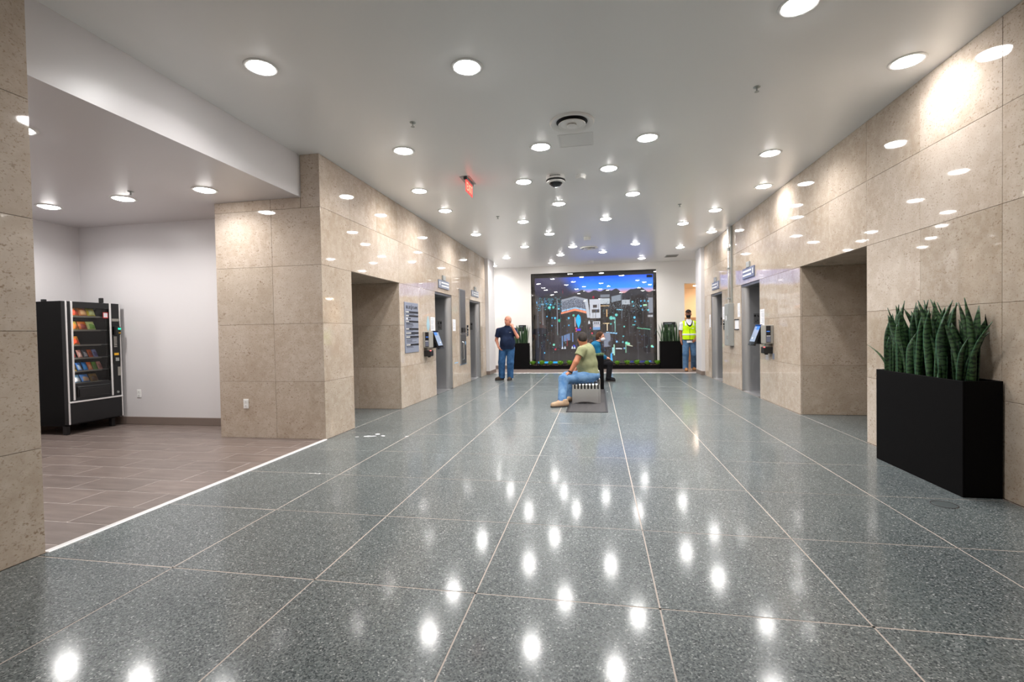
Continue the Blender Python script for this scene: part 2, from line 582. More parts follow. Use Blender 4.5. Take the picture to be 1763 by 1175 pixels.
# right corridor wall
mb = MB()
xb = XR + D
for a, b in ((YB, 5.71 - D), (7.41 + D, 9.12), (10.24, 11.7), (12.79, 13.5)):
    mb.box(xb, xb + 0.3, a, b, 0, ZC)
for a, b in ((5.71 - D, 7.41 + D), (9.12, 10.24), (11.7, 12.79)):
    mb.box(xb, xb + 0.3, a, b, OPT + (D if b < 8 else 0), ZC)
wr = struct('wall_right', mb, 'stone_joint')
yr = [3.98 - 0.873 * k for k in range(9, 0, -1)] + [3.98, 4.855, 5.71, 6.56, 7.41, 8.27, 9.12, 9.68, 10.24, 10.97, 11.7, 12.245, 12.79, 13.5]
panels('x', XR, -1, yr, ZR, wr, [(5.71, 7.41, OPT), (9.12, 10.24, OPT), (11.7, 12.79, OPT)])
mb = MB()
mb.box(xb + 0.3, 4.9, 7.41 + D, 7.9, 0, OPT + 0.3).box(xb + 0.3, 4.9, 5.3, 5.71 - D, 0, OPT + 0.3).box(4.9, 5.1, 5.3, 7.9, 0, OPT + 0.3)
mb.box(xb + 0.3, 4.9, 5.71 - D, 7.41 + D, OPT + D, OPT + 0.3)
w3 = struct('wall_right', mb, 'stone_joint')
pu = [XR + 0.031, 4.07, 4.87]
panels('y', 7.41, -1, pu, ZR[:4], w3)
panels('y', 5.71, 1, pu, ZR[:4], w3)
panels('x', 4.87, -1, [5.71, 6.56, 7.41], ZR[:4], w3)
for a, b in zip(pu, pu[1:]):
    obj('stone_panel', MB().box(a + .002, b - .002, 5.71, 7.41, OPT, OPT + PT, 0.0015), 'stone', w3)

# near-left stone wall (beside the camera) and its return into the alcove
mb = MB().box(XL - 0.5, XL - D, YB, 2.24 - D, 0, ZC)
w4 = struct('wall_left', mb, 'stone_joint')
zcol = [0, 0.635, 1.335, 2.0, 2.70, ZC]
panels('x', XL, 1, [YB, -3.86, -2.99, -2.12, -1.25, -0.38, 0.5, 1.37, 2.24], zcol, w4)
panels('y', 2.24, 1, [XL - 0.5, XL - D], zcol[:4] + [2.70, ZA], w4)
# pillar between alcove and corridor
mb = MB().box(-4.75, XL - D - 0.002, 5.2 + D, 5.86, 0, ZA).box(-3.55, XL - D - 0.002, 5.2 + D, 5.86, ZA, ZC)
w5 = struct('wall_front', mb, 'stone_joint')
panels('y', 5.2, -1, [-4.75, -3.95, XL - 0.0005], ZR[:5], w5)
panels('y', 5.2, -1, [-4.75, -3.95, -3.542], [2.84, ZA], w5)
panels('y', 5.2, -1, [-3.538, XL - 0.0005], [2.84, ZC], w5)

# ------------------------------------------------------------------ painted walls, ceilings
struct('wall_back', MB().box(-7.9, -5.8, 5.85, 5.95, 0, ZC).box(-5.8, -4.72, 5.85, 5.866, 0, ZC), 'wall')
struct('wall_left', MB().box(-7.95, -7.72, 0.7, 5.95, 0, ZC), 'wall')
struct('wall_front', MB().box(-7.9, XL - 0.5, 0.7, 0.9, 0, ZC), 'wall')
struct('baseboard_back', MB().box(-7.72, -4.75, 5.835, 5.85, 0, 0.115, 0.004), 'base')
struct('baseboard_left', MB().box(-7.72, -7.705, 0.9, 5.83, 0, 0.115, 0.004), 'base')
struct('ceiling', MB().box(-7.9, -3.54, 0.7, 5.95, ZA, ZC + 0.2), 'wall')
struct('ceiling', MB().box(-3.54, XR + 0.4, YB - 0.2, 13.65, ZC, ZC + 0.2).box(-5.2, 5.2, 13.65, YW + 0.3, ZC, ZC + 0.2), 'ceiling')
struct('wall_back', MB().box(-3.8, 3.3, YB - 0.2, YB, 0, ZC), 'beige')
# white pilasters where the corridor ends
struct('wall_left', MB().box(-3.7, -3.18, 13.66, 14.5, 0, ZC), 'wall')
struct('baseboard_left', MB().box(-3.185, -3.168, 13.648, 14.512, 0, 0.11, 0.003).box(-3.28, -3.168, 13.645, 13.66, 0, 0.11, 0.003), 'base')
struct('wall_right', MB().box(2.80, 3.3, 13.5, 14.2, 0, ZC), 'wall')
struct('baseboard_right', MB().box(2.788, 2.805, 13.488, 14.212, 0, 0.11, 0.003).box(2.788, 2.88, 13.485, 13.5, 0, 0.11, 0.003), 'base')
# end wall with the recess of the video wall, doorway on its right
SX0, SX1, SZ0, SZ1 = -2.205, 1.925, 0.135, 3.24
mb = MB().box(-5.2, SX0, YW, YW + 0.3, 0, ZC).box(SX1, 2.80, YW, YW + 0.3, 0, ZC).box(SX0, SX1, YW, YW + 0.3, SZ1, ZC).box(SX0, SX1, YW, YW + 0.3, 0, SZ0)
mb.box(2.80, 3.75, YW, YW + 0.3, 2.745, ZC).box(3.75, 5.2, YW, YW + 0.3, 0, ZC)
M['end_wall'] = paint_mat('lit_cream_wall_paint', S(228, 225, 221), 0.4)  # paint lightened to stand in for more lamp wash on the end wall
struct('wall_back', mb, 'end_wall')
struct('wall_left', MB().box(-5.3, -5.2, 13.66, YW + 0.3, 0, ZC).box(-5.2, -3.7, 13.66, 13.8, 0, ZC), 'wall')
struct('wall_right', MB().box(5.2, 5.3, 13.5, 19.2, 0, ZC).box(3.3, 5.2, 13.5, 13.65, 0, ZC), 'wall')
struct('baseboard_back', MB().box(-5.2, -2.84, YW - 0.014, YW, 0, 0.11, 0.003), 'base')
# hall behind the doorway
struct('wall_back', MB().box(2.3, 5.2, 19.0, 19.2, 1.70, 2.9), 'beige')
struct('trim_3', MB().box(2.3, 5.2, 18.97, 19.2, 0, 1.70), 'wood', label='tan wood panelling of the hall behind the far doorway')
struct('wall_left', MB().box(2.3, 2.4, YW + 0.3, 19.0, 0, 2.9), 'beige')
struct('ceiling', MB().box(2.3, 5.2, YW + 0.3, 19.2, 2.82, 2.95), 'beige')

# ------------------------------------------------------------------ downlights
ROWS = [
 [(-2.67, 3.45), (-1.03, 3.80), (1.39, 3.55)],
 [(2.58, 4.49)],
 [(-2.26, 5.36), (-0.63, 5.61), (0.6, 5.62)],
 [(-2.67, 6.91), (-1.03, 6.85), (0.19, 6.56), (2.19, 6.47)],
 [(-2.66, 8.13), (-0.62, 8.17), (0.6, 7.87), (2.59, 7.95)],
 [(-1.43, 9.32), (0.2, 9.5), (2.2, 9.33)],
 [(-2.65, 10.26), (-1.03, 10.64), (1.8, 10.33)],
 [(-1.82, 12.06), (-0.6, 12.41), (1.0, 12.45), (2.6, 11.37)],
 [(-2.62, 13.7), (-1.01, 13.64), (0.19, 13.48), (2.24, 13.32)],
 [(-3.35, 15.25), (-1.41, 15.18), (1.39, 15.04)],
]
ORD = ['first', 'second', 'third', 'fourth', 'fifth', 'sixth', 'seventh', 'eighth', 'ninth', 'tenth']
R_L = 0.105
me_trim = MB().lathe([(R_L, 0.004), (R_L, -0.006), (R_L + 0.012, -0.009), (R_L + 0.026, -0.006), (R_L + 0.03, 0.0), (R_L + 0.03, 0.004)], 40).mesh('trim_ring', smooth=True)
me_trim.materials.append(M['trim'])
me_lens = MB().lathe([(0.0001, -0.026), (0.035, -0.024), (0.065, -0.019), (0.085, -0.012), (0.098, -0.004), (R_L - 0.001, 0.002)], 32).mesh('lens', smooth=True)
me_lens.materials.append(M['lens'])
M['lens_hall'] = mat('hall_lamp_lens', (0.9, 0.9, 0.9, 1), 0.4, emit=(1.0, 0.83, 0.62, 1), estr=240)
me_lens_hall = me_lens.copy(); me_lens_hall.materials.clear(); me_lens_hall.materials.append(M['lens_hall'])
def downlight(x, y, z, label, group, lens=me_lens):
    t = thing('downlight', label, 'ceiling light', (x, y, z), group)
    for n, me in (('trim_ring', me_trim), ('lens', lens)):
        o = bpy.data.objects.new(n, me); COL.objects.link(o); o.parent = t
    if lens is me_lens:      # the beam of the fixture, limited by its reflector
        o = bpy.data.objects.new('lamp', soft_beam if 2.5 < x < 3 or (x, y) == (-4.4, 4.69) else beam); COL.objects.link(o); o.parent = t
        o.location = (0, 0, -0.027)
    return t
beam = bpy.data.lights.new('lamp', 'AREA')
beam.shape = 'DISK'; beam.size = 0.19; beam.energy = LAMP_W; beam.spread = math.radians(150)
beam.color = (1.0, 0.978, 0.957)
soft_beam = beam.copy(); soft_beam.energy = LAMP_W * 0.55     # dimmed to soften the bright pools on nearby walls
for r, row in enumerate(ROWS):
    for i, (x, y) in enumerate(sorted(row)):
        if r == 1: w = 'single round ceiling downlight close to the right stone wall, near the front'
        elif r == 9 and i == 0: w = 'round ceiling downlight half hidden behind the far left white pilaster'
        else: w = 'round ceiling downlight, %s from left in the %s row from the front' % (ORD[i], ORD[r])
        downlight(x, y, ZC, w, 'corridor downlights')
for i, (x, y) in enumerate([(-6.8, 4.82), (-5.59, 4.75), (-4.4, 4.69)]):
    downlight(x, y, ZA, 'round downlight in the lower alcove ceiling, %s from left' % ORD[i], 'alcove downlights')
downlight(-4.52, 2.99, ZA, 'round downlight in the alcove ceiling peeking past the left stone wall', 'alcove downlights')
for i, (x, y) in enumerate([(0.2, -1.6), (-0.9, -3.4)]):  # unseen lamps added to light the near end of the corridor
    downlight(x, y, ZC, 'added unseen ceiling downlight behind the camera, %s from the front' % ORD[i], 'corridor downlights')
for x, w in ((-4.5, 'left'), (4.2, 'right')):  # extra lamps added out of view to brighten the end wall
    downlight(x, 14.9, ZC, 'added ceiling downlight in the far bay out of sight behind the %s pilaster' % w, 'corridor downlights')
downlight(3.52, 17.75, 2.82, 'warm round downlight in the hall behind the far doorway', 'hall downlights', me_lens_hall)
downlight(4.6, 18.2, 2.82, 'added warm hall downlight out of sight right of the far doorway', 'hall downlights', me_lens_hall)  # invented lamp, put in to brighten the hall
downlight(4.5, 16.9, 2.82, 'added unseen warm hall downlight nearest the back of the end wall', 'hall downlights', me_lens_hall)  # second added hall lamp, also only for its light

# ------------------------------------------------------------------ ceiling fittings
def diffuser(x, y, label, R=0.235):
    t = thing('air_diffuser', label, 'vent', (x, y, ZC), 'round ceiling air diffusers')
    k = R / 0.235
    obj('outer_cone', MB().lathe([(0.235 * k, 0), (0.234 * k, -0.012), (0.222 * k, -0.024), (0.20 * k, -0.022), (0.165 * k, -0.004), (0.162 * k, 0.0)], 48, (x, y, ZC)), 'white_metal', t, smooth=True)
    obj('throat_shade', MB().lathe([(0.164 * k, -0.004), (0.0001, -0.003)], 32, (x, y, ZC)), 'black', t, smooth=True)  # flat black disc painted in for the shade of the recess
    obj('middle_cone', MB().lathe([(0.145 * k, -0.030), (0.141 * k, -0.038), (0.118 * k, -0.031), (0.075 * k, -0.010), (0.073 * k, -0.005), (0.112 * k, -0.024)], 40, (x, y, ZC)), 'white_metal', t, smooth=True)
    obj('center_cone', MB().lathe([(0.0001, -0.054), (0.04 * k, -0.052), (0.056 * k, -0.045), (0.03 * k, -0.016), (0.012, -0.004)], 32, (x, y, ZC)), 'white_metal', t, smooth=True)
    return t
diffuser(-0.23, 5.02, 'large round white air diffuser at the front of the ceiling')
diffuser(-0.18, 12.71, 'round white air diffuser far down the ceiling', 0.24)
t = thing('access_panel', 'flush square ceiling access panel behind the front air diffuser', 'panel', (-0.21, 5.5, ZC))
obj('frame', MB().box(-0.41, -0.01, 5.32, 5.335, ZC - 0.004, ZC).box(-0.41, -0.01, 5.675, 5.69, ZC - 0.004, ZC).box(-0.41, -0.395, 5.335, 5.675, ZC - 0.004, ZC).box(-0.025, -0.01, 5.335, 5.675, ZC - 0.004, ZC), 'trim', t)
obj('cover', MB().box(-0.39, -0.03, 5.34, 5.67, ZC - 0.003, ZC, 0.001), 'trim', t)
# dome camera
x, y = -0.55, 6.72
t = thing('dome_camera', 'white and black security dome camera on the ceiling', 'camera', (x, y, ZC))
obj('housing', MB().lathe([(0.13, 0), (0.137, -0.03), (0.137, -0.052), (0.125, -0.058)], 40, (x, y, ZC)), 'plastic_white', t, smooth=True)
obj('gasket', MB().lathe([(0.136, -0.058), (0.138, -0.07), (0.128, -0.078)], 40, (x, y, ZC)), 'black', t, smooth=True)
obj('bezel', MB().lathe([(0.13, -0.078), (0.128, -0.092), (0.105, -0.10), (0.09, -0.098)], 40, (x, y, ZC)), 'plastic_white', t, smooth=True)
obj('dome', MB().lathe([(0.0001, -0.15), (0.03, -0.147), (0.06, -0.137), (0.085, -0.117), (0.098, -0.097)], 40, (x, y, ZC)), 'dark_glass', t, smooth=True)
mbv = MB()
for k in range(9):
    a = -PI / 2 - 0.5 + k * 0.125
    mbv.box(x + 0.138 * math.cos(a) - 0.004, x + 0.138 * math.cos(a) + 0.004, y + 0.138 * math.sin(a) - 0.003, y + 0.138 * math.sin(a) + 0.003, ZC - 0.03, ZC - 0.015)
vs = obj('vent_slots', mbv, 'black', t); vs['kind'] = 'stuff'
def smoke(x, y, label, r=0.078, h=0.055):
    t = thing('smoke_detector', label, 'smoke detector', (x, y, ZC), 'ceiling smoke detectors')
    obj('base', MB().lathe([(r, 0), (r, -h * 0.4), (r * 0.96, -h * 0.45)], 32, (x, y, ZC)), 'plastic_white', t, smooth=True)
    obj('cap', MB().lathe([(r * 0.94, -h * 0.45), (r * 0.94, -h * 0.8), (r * 0.8, -h), (0.0001, -h * 1.02)], 32, (x, y, ZC)), 'plastic_white', t, smooth=True)
smoke(-0.2, 6.76, 'white smoke detector right of the dome camera')
smoke(-0.2, 11.28, 'small white smoke detector mid ceiling before the far air diffuser', 0.085, 0.07)
smoke(-0.17, 15.17, 'white smoke detector near the end wall above the screen', 0.1, 0.05)
def sprinkler(x, y, z, label):
    t = thing('sprinkler', label, 'sprinkler', (x, y, z), 'ceiling sprinklers')
    obj('escutcheon', MB().lathe([(0.032, 0), (0.03, -0.006), (0.012, -0.012)], 20, (x, y, z)), 'galv', t, smooth=True)
    obj('stem', MB().lathe([(0.008, -0.01), (0.008, -0.03), (0.005, -0.04)], 12, (x, y, z)), 'galv', t, smooth=True)
    obj('deflector', MB().lathe([(0.004, -0.038), (0.02, -0.042), (0.02, -0.045), (0.0001, -0.045)], 16, (x, y, z)), 'galv', t, smooth=True)
sprinkler(1.47, 4.67, ZC, 'small ceiling sprinkler at the front right')
sprinkler(-1.86, 4.67, ZC, 'small ceiling sprinkler at the front left')
sprinkler(1.47, 8.73, ZC, 'small ceiling sprinkler further back on the right')
sprinkler(-1.83, 8.78, ZC, 'small ceiling sprinkler further back on the left')
sprinkler(-5.25, 4.55, ZA, 'small white sprinkler in the alcove ceiling')
t = thing('ceiling_grille', 'small rectangular grey return grille near the end wall', 'vent', (2.24, 14.83, ZC))
obj('frame', MB().box(2.06, 2.42, 14.6, 15.05, ZC - 0.006, ZC, 0.002), 'grey_enamel', t)
for k in range(7):
    obj('slat', MB().box(2.09, 2.39, 14.64 + k * 0.056, 14.66 + k * 0.056, ZC - 0.012, ZC - 0.006), 'plastic_grey', t)
# exit sign, hung edge-on to the corridor
ex, ey0, ey1 = -1.79, 6.42, 6.77
t = thing('exit_sign', 'red glowing EXIT sign hanging from the ceiling', 'exit sign', (ex, (ey0 + ey1) / 2, ZC))
obj('mount', MB().box(ex - 0.09, ex + 0.06, ey0 - 0.01, ey1 + 0.01, ZC - 0.008, ZC, 0.003), 'galv', t)
obj('housing', MB().box(ex - 0.02, ex + 0.02, ey0 - 0.015, ey1 + 0.015, ZC - 0.035, ZC - 0.008, 0.004), 'galv', t)
obj('end_cap', MB().box(ex - 0.024, ex + 0.024, ey0 - 0.028, ey0 - 0.012, ZC - 0.05, ZC - 0.008, 0.004), 'black', t)
obj('glowing_panel', MB().box(ex - 0.005, ex + 0.005, ey0, ey1, ZC - 0.205, ZC - 0.035, 0.002), 'red_glow', t)
text('letters', 'EXIT', 0.16, 'red_letter', t, (ex + 0.006, (ey0 + ey1) / 2, ZC - 0.125), (0, 1, 0), (0, 0, 1), 0.29)

# ------------------------------------------------------------------ elevators
def elevator(side, y0, y1, label):
    n = 1 if side == 'l' else -1       # normal of the wall, into the corridor
    P = XL if side == 'l' else XR
    X = lambda d: P - n * d            # d = depth into the wall
    t = thing('elevator_entrance', label, 'elevator', (X(0.2), (y0 + y1) / 2, 0), 'elevator entrances')
    dd = 0.40
    def jamb(ys, s):
        prof = [(0.012, ys)]
        c = 0.13
        for k in range(9):
            a = PI / 2 * k / 8
            prof.append((0.012 + c * (1 - math.cos(a)), ys + s * (0.002 + c * math.sin(a))))
        prof += [(dd, ys + s * (c + 0.002)), (dd, ys)]
        return MB().prism(prof, lambda u, w, k: (X(u), w, 2.09 * k))
    obj('jamb', jamb(y1, -1), 'steel', t, smooth=True)
    obj('jamb', jamb(y0, 1), 'steel', t, smooth=True)
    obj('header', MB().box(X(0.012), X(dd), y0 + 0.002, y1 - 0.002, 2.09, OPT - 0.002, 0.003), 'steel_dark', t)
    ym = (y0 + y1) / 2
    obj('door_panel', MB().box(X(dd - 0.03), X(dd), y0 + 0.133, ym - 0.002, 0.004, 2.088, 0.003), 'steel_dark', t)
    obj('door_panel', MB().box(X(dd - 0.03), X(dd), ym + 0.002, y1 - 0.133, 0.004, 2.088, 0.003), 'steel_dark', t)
    obj('sill', MB().box(X(0.005), X(dd - 0.031), y0 + 0.134, y1 - 0.134, -0.01, 0.004, 0.001), 'steel', t)
    yf = y1 - 0.1325
    pl = obj('floor_plate', MB().box(X(0.20), X(0.31), yf - 0.004, yf + 0.001, 1.35, 1.56, 0.001), 'steel_dark', t)
    obj('floor_mark', MB().lathe([(0.0001, 0), (0.022, 0), (0.022, 0.003), (0.0001, 0.003)], 16, (X(0.225), yf - 0.0075, 1.51), 'y'), 'black', pl)
    mk = MB()
    for a, b in ((0.27, 1.515), (0.285, 1.50), (0.265, 1.42), (0.235, 1.40)):
        mk.box(X(a), X(a + 0.012), yf - 0.007, yf - 0.004, b - 0.02, b + 0.012)
    obj('raised_dots', mk, 'black', pl)['kind'] = 'stuff'
    return t
elevator('l', 9.23, 10.37, 'stainless elevator doorway on the left wall, nearer the camera')
elevator('l', 11.9, 13.03, 'stainless elevator doorway on the left wall, nearest the standing man in navy')
elevator('r', 9.12, 10.24, 'stainless elevator doorway on the right wall beside the tablet')
elevator('r', 11.7, 12.79, 'stainless elevator doorway on the right wall beyond the electrical cabinet')
# dark shafts behind the doors
struct('wall_left', MB().box(XL - 0.75, XL - 0.42, 8.9, 13.4, 0, 2.4), 'black')
struct('wall_right', MB().box(XR + 0.42, XR + 0.75, 8.9, 13.3, 0, 2.4), 'black')

def elevator_sign(side, y0, y1, z0, z1, label):
    n = 1 if side == 'l' else -1
    P = XL if side == 'l' else XR
    X = lambda d: P + n * d            # d = distance in front of the wall
    t = thing('elevator_sign', label, 'sign', (P, (y0 + y1) / 2, z0), 'signs above the elevators')
    mp = 'sign_grey' if side == 'l' else 'sign_blue'
    obj('plate', MB().box(X(0), X(0.02), y0, y1, z0, z1, 0.002), mp, t)
    h = z1 - z0
    far = y1 if side == 'l' else y1
    for k in (0.60, 0.22):
        obj('white_stripe', MB().box(X(0.02), X(0.024), y0 + (y1 - y0) * 0.24, y1 - (y1 - y0) * 0.05, z0 + h * k, z0 + h * (k + 0.17)), 'white_metal', t)
    obj('number_bar', MB().box(X(0.02), X(0.024), y0 + (y1 - y0) * 0.07, y0 + (y1 - y0) * 0.13, z0 + h * 0.3, z0 + h * 0.8), 'white_metal', t)
    ym = (y0 + y1) / 2
    obj('bracket', MB().box(X(0), X(0.03), ym - 0.09, ym + 0.09, z1, z1 + 0.11, 0.003), 'grey_enamel', t)
elevator_sign('l', 9.44, 10.14, 2.24, 2.415, 'grey sign with two white stripes above the nearer left elevator')
elevator_sign('l', 12.08, 12.81, 2.25, 2.41, 'grey sign with two white stripes above the farther left elevator')
elevator_sign('r', 9.35, 10.05, 2.235, 2.435, 'slate sign with two white stripes above the nearer right elevator')
elevator_sign('r', 11.93, 12.58, 2.225, 2.415, 'slate sign with two white stripes above the farther right elevator')

# ------------------------------------------------------------------ wall fittings
def wallbox(side):
    n = 1 if side == 'l' else -1
    P = XL if side == 'l' else XR
    X = lambda d: P + n * d
    return X
def paper(side, y0, y1, z0, z1, label):
    X = wallbox(side)
    t = thing('paper_notice', label, 'notice', (X(0), (y0 + y1) / 2, z0), 'paper notices beside the elevators')
    obj('sheet', MB().box(X(0), X(0.002), y0, y1, z0, z1), 'paper', t)
    mb = MB()
    k = 0
    z = z1 - 0.04
    while z > z0 + 0.03:
        w = rnd.uniform(0.5, 0.85) * (y1 - y0 - 0.04)
        mb.box(X(0.002), X(0.0026), y0 + 0.02, y0 + 0.02 + w, z, z + 0.006)
        z -= 0.022 if k % 4 else 0.036
        k += 1
    obj('print_lines', mb, 'sign_grey', t)['kind'] = 'stuff'
paper('l', 8.95, 9.2, 1.325, 1.605, 'white paper notice on the near side of the nearer left elevator')
paper('l', 10.40, 10.63, 1.32, 1.592, 'white paper notice on the far side of the nearer left elevator')
paper('r', 8.87, 9.1, 1.315, 1.60, 'white paper notice above the right tablet')
paper('r', 10.30, 10.46, 1.50, 1.785, 'white paper notice left of the nearer right elevator')
paper('r', 11.49, 11.66, 1.475, 1.77, 'white paper notice left of the electrical cabinet')
paper('r', 12.82, 12.95, 1.30, 1.63, 'white paper notice beyond the farther right elevator')

# directory sign
X = wallbox('l')
y0, y1, z0, z1 = 7.64, 8.26, 0.94, 1.833
t = thing('directory_sign', 'tall grey BLUE FLAME building directory on the left stone wall', 'sign', (XL, 7.95, z0))
obj('plate', MB().box(X(0), X(0.014), y0, y1, z0, z1, 0.002), 'sign_grey', t)
H = z1 - z0
zz = lambda f: z1 - H * f
text('lettering', 'BLUE', 0.075, 'ink', t, (X(0.0155), y0 + 0.16, zz(0.10)), (0, 1, 0), (0, 0, 1), 0.2)
text('lettering', 'FLAME', 0.075, 'ink', t, (X(0.0155), y1 - 0.15, zz(0.10)), (0, 1, 0), (0, 0, 1), 0.24)
fl = [(0, 0.055), (0.012, 0.02), (0.017, -0.012), (0.012, -0.035), (0, -0.045), (-0.012, -0.035), (-0.017, -0.012), (-0.012, 0.02)]
obj('flame_emblem', MB().prism(fl, lambda u, w, k: (X(0.014 + 0.002 * k), y0 + 0.30 + u, zz(0.10) + w)), 'ink', t)
for f, ww in ((0.193, 0.13), (0.268, 0.13), (0.380, 0.14), (0.528, 0.13), (0.610, 0.22), (0.688, 0.17), (0.844, 0.17)):
    b = obj('floor_bar', MB().box(X(0.014), X(0.017), y0 + 0.03, y1 - 0.005, zz(f) - 0.016, zz(f) + 0.016), 'sign_black', t)
    mb = MB(); yy = y0 + 0.035
    while yy < y0 + 0.035 + ww:
        w = rnd.uniform(0.014, 0.026); mb.box(X(0.017), X(0.0175), yy, yy + w, zz(f) - 0.009, zz(f) + 0.010); yy += w + 0.007
    obj('white_print', mb, 'white_metal', b)['kind'] = 'stuff'
mb = MB()
for f, w in ((0.23, 0.42), (0.42, 0.20), (0.425, 0.33), (0.432, 0.35), (0.45, 0.36), (0.468, 0.37), (0.49, 0.3), (0.565, 0.33), (0.645, 0.42), (0.725, 0.55), (0.75, 0.28), (0.77, 0.28), (0.79, 0.5), (0.875, 0.3), (0.895, 0.35)):
    mb.box(X(0.014), X(0.0145), y0 + 0.05, y0 + 0.05 + w * 0.9, zz(f) - 0.003, zz(f) + 0.004)
obj('tenant_lines', mb, 'ink', t)['kind'] = 'stuff'
obj('tenant_emblem', MB().box(X(0.014), X(0.0155), y0 + 0.06, y0 + 0.12, zz(0.345), zz(0.305)), 'paper', t)
obj('tenant_emblem', MB().box(X(0.014), X(0.0155), y0 + 0.14, y0 + 0.26, zz(0.335), zz(0.312)), 'ink', t)

# pale blue drop decal
dec = [(0.055 * math.sin(a) * (1.0 - 0.0 * a), -0.13 * math.cos(a) if math.cos(a) > 0 else -0.17 * math.cos(a)) for a in [2 * PI * k / 28 for k in range(28)]]
dec = [(u * (1 - max(0, w) * 3.2), w) for u, w in dec]
tag(obj('wall_decal', MB().prism(dec, lambda u, w, k: (X(0.0015 * k), 8.80 + u * 1.5, 1.455 + w)), 'decal'), 'pale blue drop-shaped decal on stone above the left wall terminal', 'decal')

M['tab_screen'] = mat('tablet_screen', S(60, 70, 90), 0.1, emit=S(190, 205, 225), estr=0.65)
M['tab_blue'] = mat('tablet_blue', S(60, 110, 190), 0.2, emit=S(70, 120, 210), estr=0.6)
M['led_red'] = mat('red_led', S(240, 90, 90), 0.3, emit=(1, 0.15, 0.15, 1), estr=1.5)
def terminals(side, yb, yt, word):
    X = wallbox(side)
    # grey dispenser with a dark slotted front face, black reader below
    t = thing('wall_terminal', 'grey box terminal with dark slot on the %s stone wall' % word, 'terminal', (X(0), yb, 1.0), 'wall terminals')
    obj('housing', MB().box(X(0), X(0.13), yb - 0.11, yb + 0.11, 1.0, 1.315, 0.012), 'plastic_grey', t)
    obj('side_window', MB().box(X(0.045), X(0.115), yb - 0.114, yb - 0.108, 1.02, 1.30, 0.001), 'sign_black', t)
    obj('status_strip', MB().box(X(0.05), X(0.11), yb - 0.117, yb - 0.114, 1.125, 1.137), 'paper', t)
    obj('blue_strip', MB().box(X(0.06), X(0.11), yb - 0.117, yb - 0.114, 1.20, 1.215), 'tab_blue', t)
    obj('lower_pocket', MB().box(X(0.05), X(0.112), yb - 0.117, yb - 0.114, 1.03, 1.12), 'sign_blue', t)
    obj('bracket', MB().box(X(0), X(0.03), yb - 0.03, yb + 0.03, 0.94, 1.0, 0.003), 'plastic_grey', t)
    r = thing('card_reader', 'small black card reader with red light under the %s wall terminal' % word, 'card reader', (X(0), yb, 0.83), 'card readers')
    obj('body', MB().box(X(0), X(0.14), yb - 0.08, yb + 0.08, 0.835, 0.945, 0.01), 'black', r)
    obj('foot', MB().box(X(0.07), X(0.12), yb - 0.06, yb - 0.03, 0.815, 0.835, 0.003), 'black', r)
    obj('status_light', MB().box(X(0.12), X(0.142), yb - 0.083, yb - 0.05, 0.935, 0.95, 0.003), 'led_red', r)
    # tilted tablet on an arm
    k = thing('tablet_kiosk', 'tilted black tablet with lit screen on the %s stone wall' % word, 'tablet', (X(0), yt, 1.0), 'tablet kiosks')
    obj('wall_arm', MB().box(X(0), X(0.1), yt - 0.05, yt + 0.05, 1.08, 1.2, 0.01), 'black', k)
    # slab leaning out at its foot: (d, z) section
    a, b = (0.10, 1.325), (0.23, 0.965)
    dx, dz = b[0] - a[0], b[1] - a[1]
    L = math.hypot(dx, dz); ux, uz = dx / L, dz / L; nx, nz = -uz, ux
    def slab(s0, s1, h0, h1, w0, w1):
        poly = [(a[0] + ux * s0 * L + nx * h0, a[1] + uz * s0 * L + nz * h0), (a[0] + ux * s1 * L + nx * h0, a[1] + uz * s1 * L + nz * h0),
                (a[0] + ux * s1 * L + nx * h1, a[1] + uz * s1 * L + nz * h1), (a[0] + ux * s0 * L + nx * h1, a[1] + uz * s0 * L + nz * h1)]
        return MB().prism(poly, lambda u, w, q: (X(u), yt + (w0 if q == 0 else w1), w))
    obj('case', slab(0, 1, -0.03, 0.0, -0.15, 0.15), 'black', k)
    obj('bezel', slab(0.0, 1.0, 0.0, 0.004, -0.15, 0.15), 'black_gloss', k)
    sc = obj('screen', slab(0.09, 0.82, 0.004, 0.006, -0.13, 0.13), 'tab_screen', k)
    obj('screen_header', slab(0.09, 0.25, 0.006, 0.007, -0.13, 0.02), 'tab_blue', sc)
    obj('button', slab(0.62, 0.68, 0.006, 0.008, 0.02, 0.06), 'paper', sc)
    obj('rear_box', MB().box(X(0.05), X(0.13), yt - 0.1, yt + 0.1, 0.985, 1.27, 0.01), 'black', k)
terminals('l', 8.62, 8.92, 'left')
terminals('r', 8.56, 8.86, 'right')
tag(obj('wall_tag', MB().box(XR - 0.003, XR, 8.42, 8.5, 0.74, 0.84), 'sign_grey'), 'small pale tag on stone under the right card reader', 'tag')

# tall stainless riser panel between the left elevators
X = wallbox('l')
t = thing('riser_panel', 'tall narrow stainless service panel between the two left elevators', 'panel', (XL, 11.17, 0.5))
obj('frame', MB().box(X(0), X(0.025), 10.93, 11.42, 0.505, 2.345, 0.003), 'steel', t)
obj('upper_door', MB().box(X(0.025), X(0.034), 10.96, 11.39, 1.27, 2.32, 0.002), 'steel_dark', t)
obj('divider', MB().box(X(0.025), X(0.04), 10.94, 11.41, 1.235, 1.26, 0.002), 'chrome', t)
lo = obj('lower_door', MB().box(X(0.025), X(0.036), 10.96, 11.39, 0.53, 1.225, 0.002), 'steel_dark', t)
obj('pull_bar', MB().tube([(X(0.036), 11.05, 0.62), (X(0.07), 11.05, 0.64), (X(0.07), 11.05, 1.04), (X(0.036), 11.05, 1.06)], 0.012), 'chrome', lo, smooth=True)
obj('blue_label', MB().box(X(0.036), X(0.038), 11.28, 11.34, 0.98, 1.06), 'tape', lo)
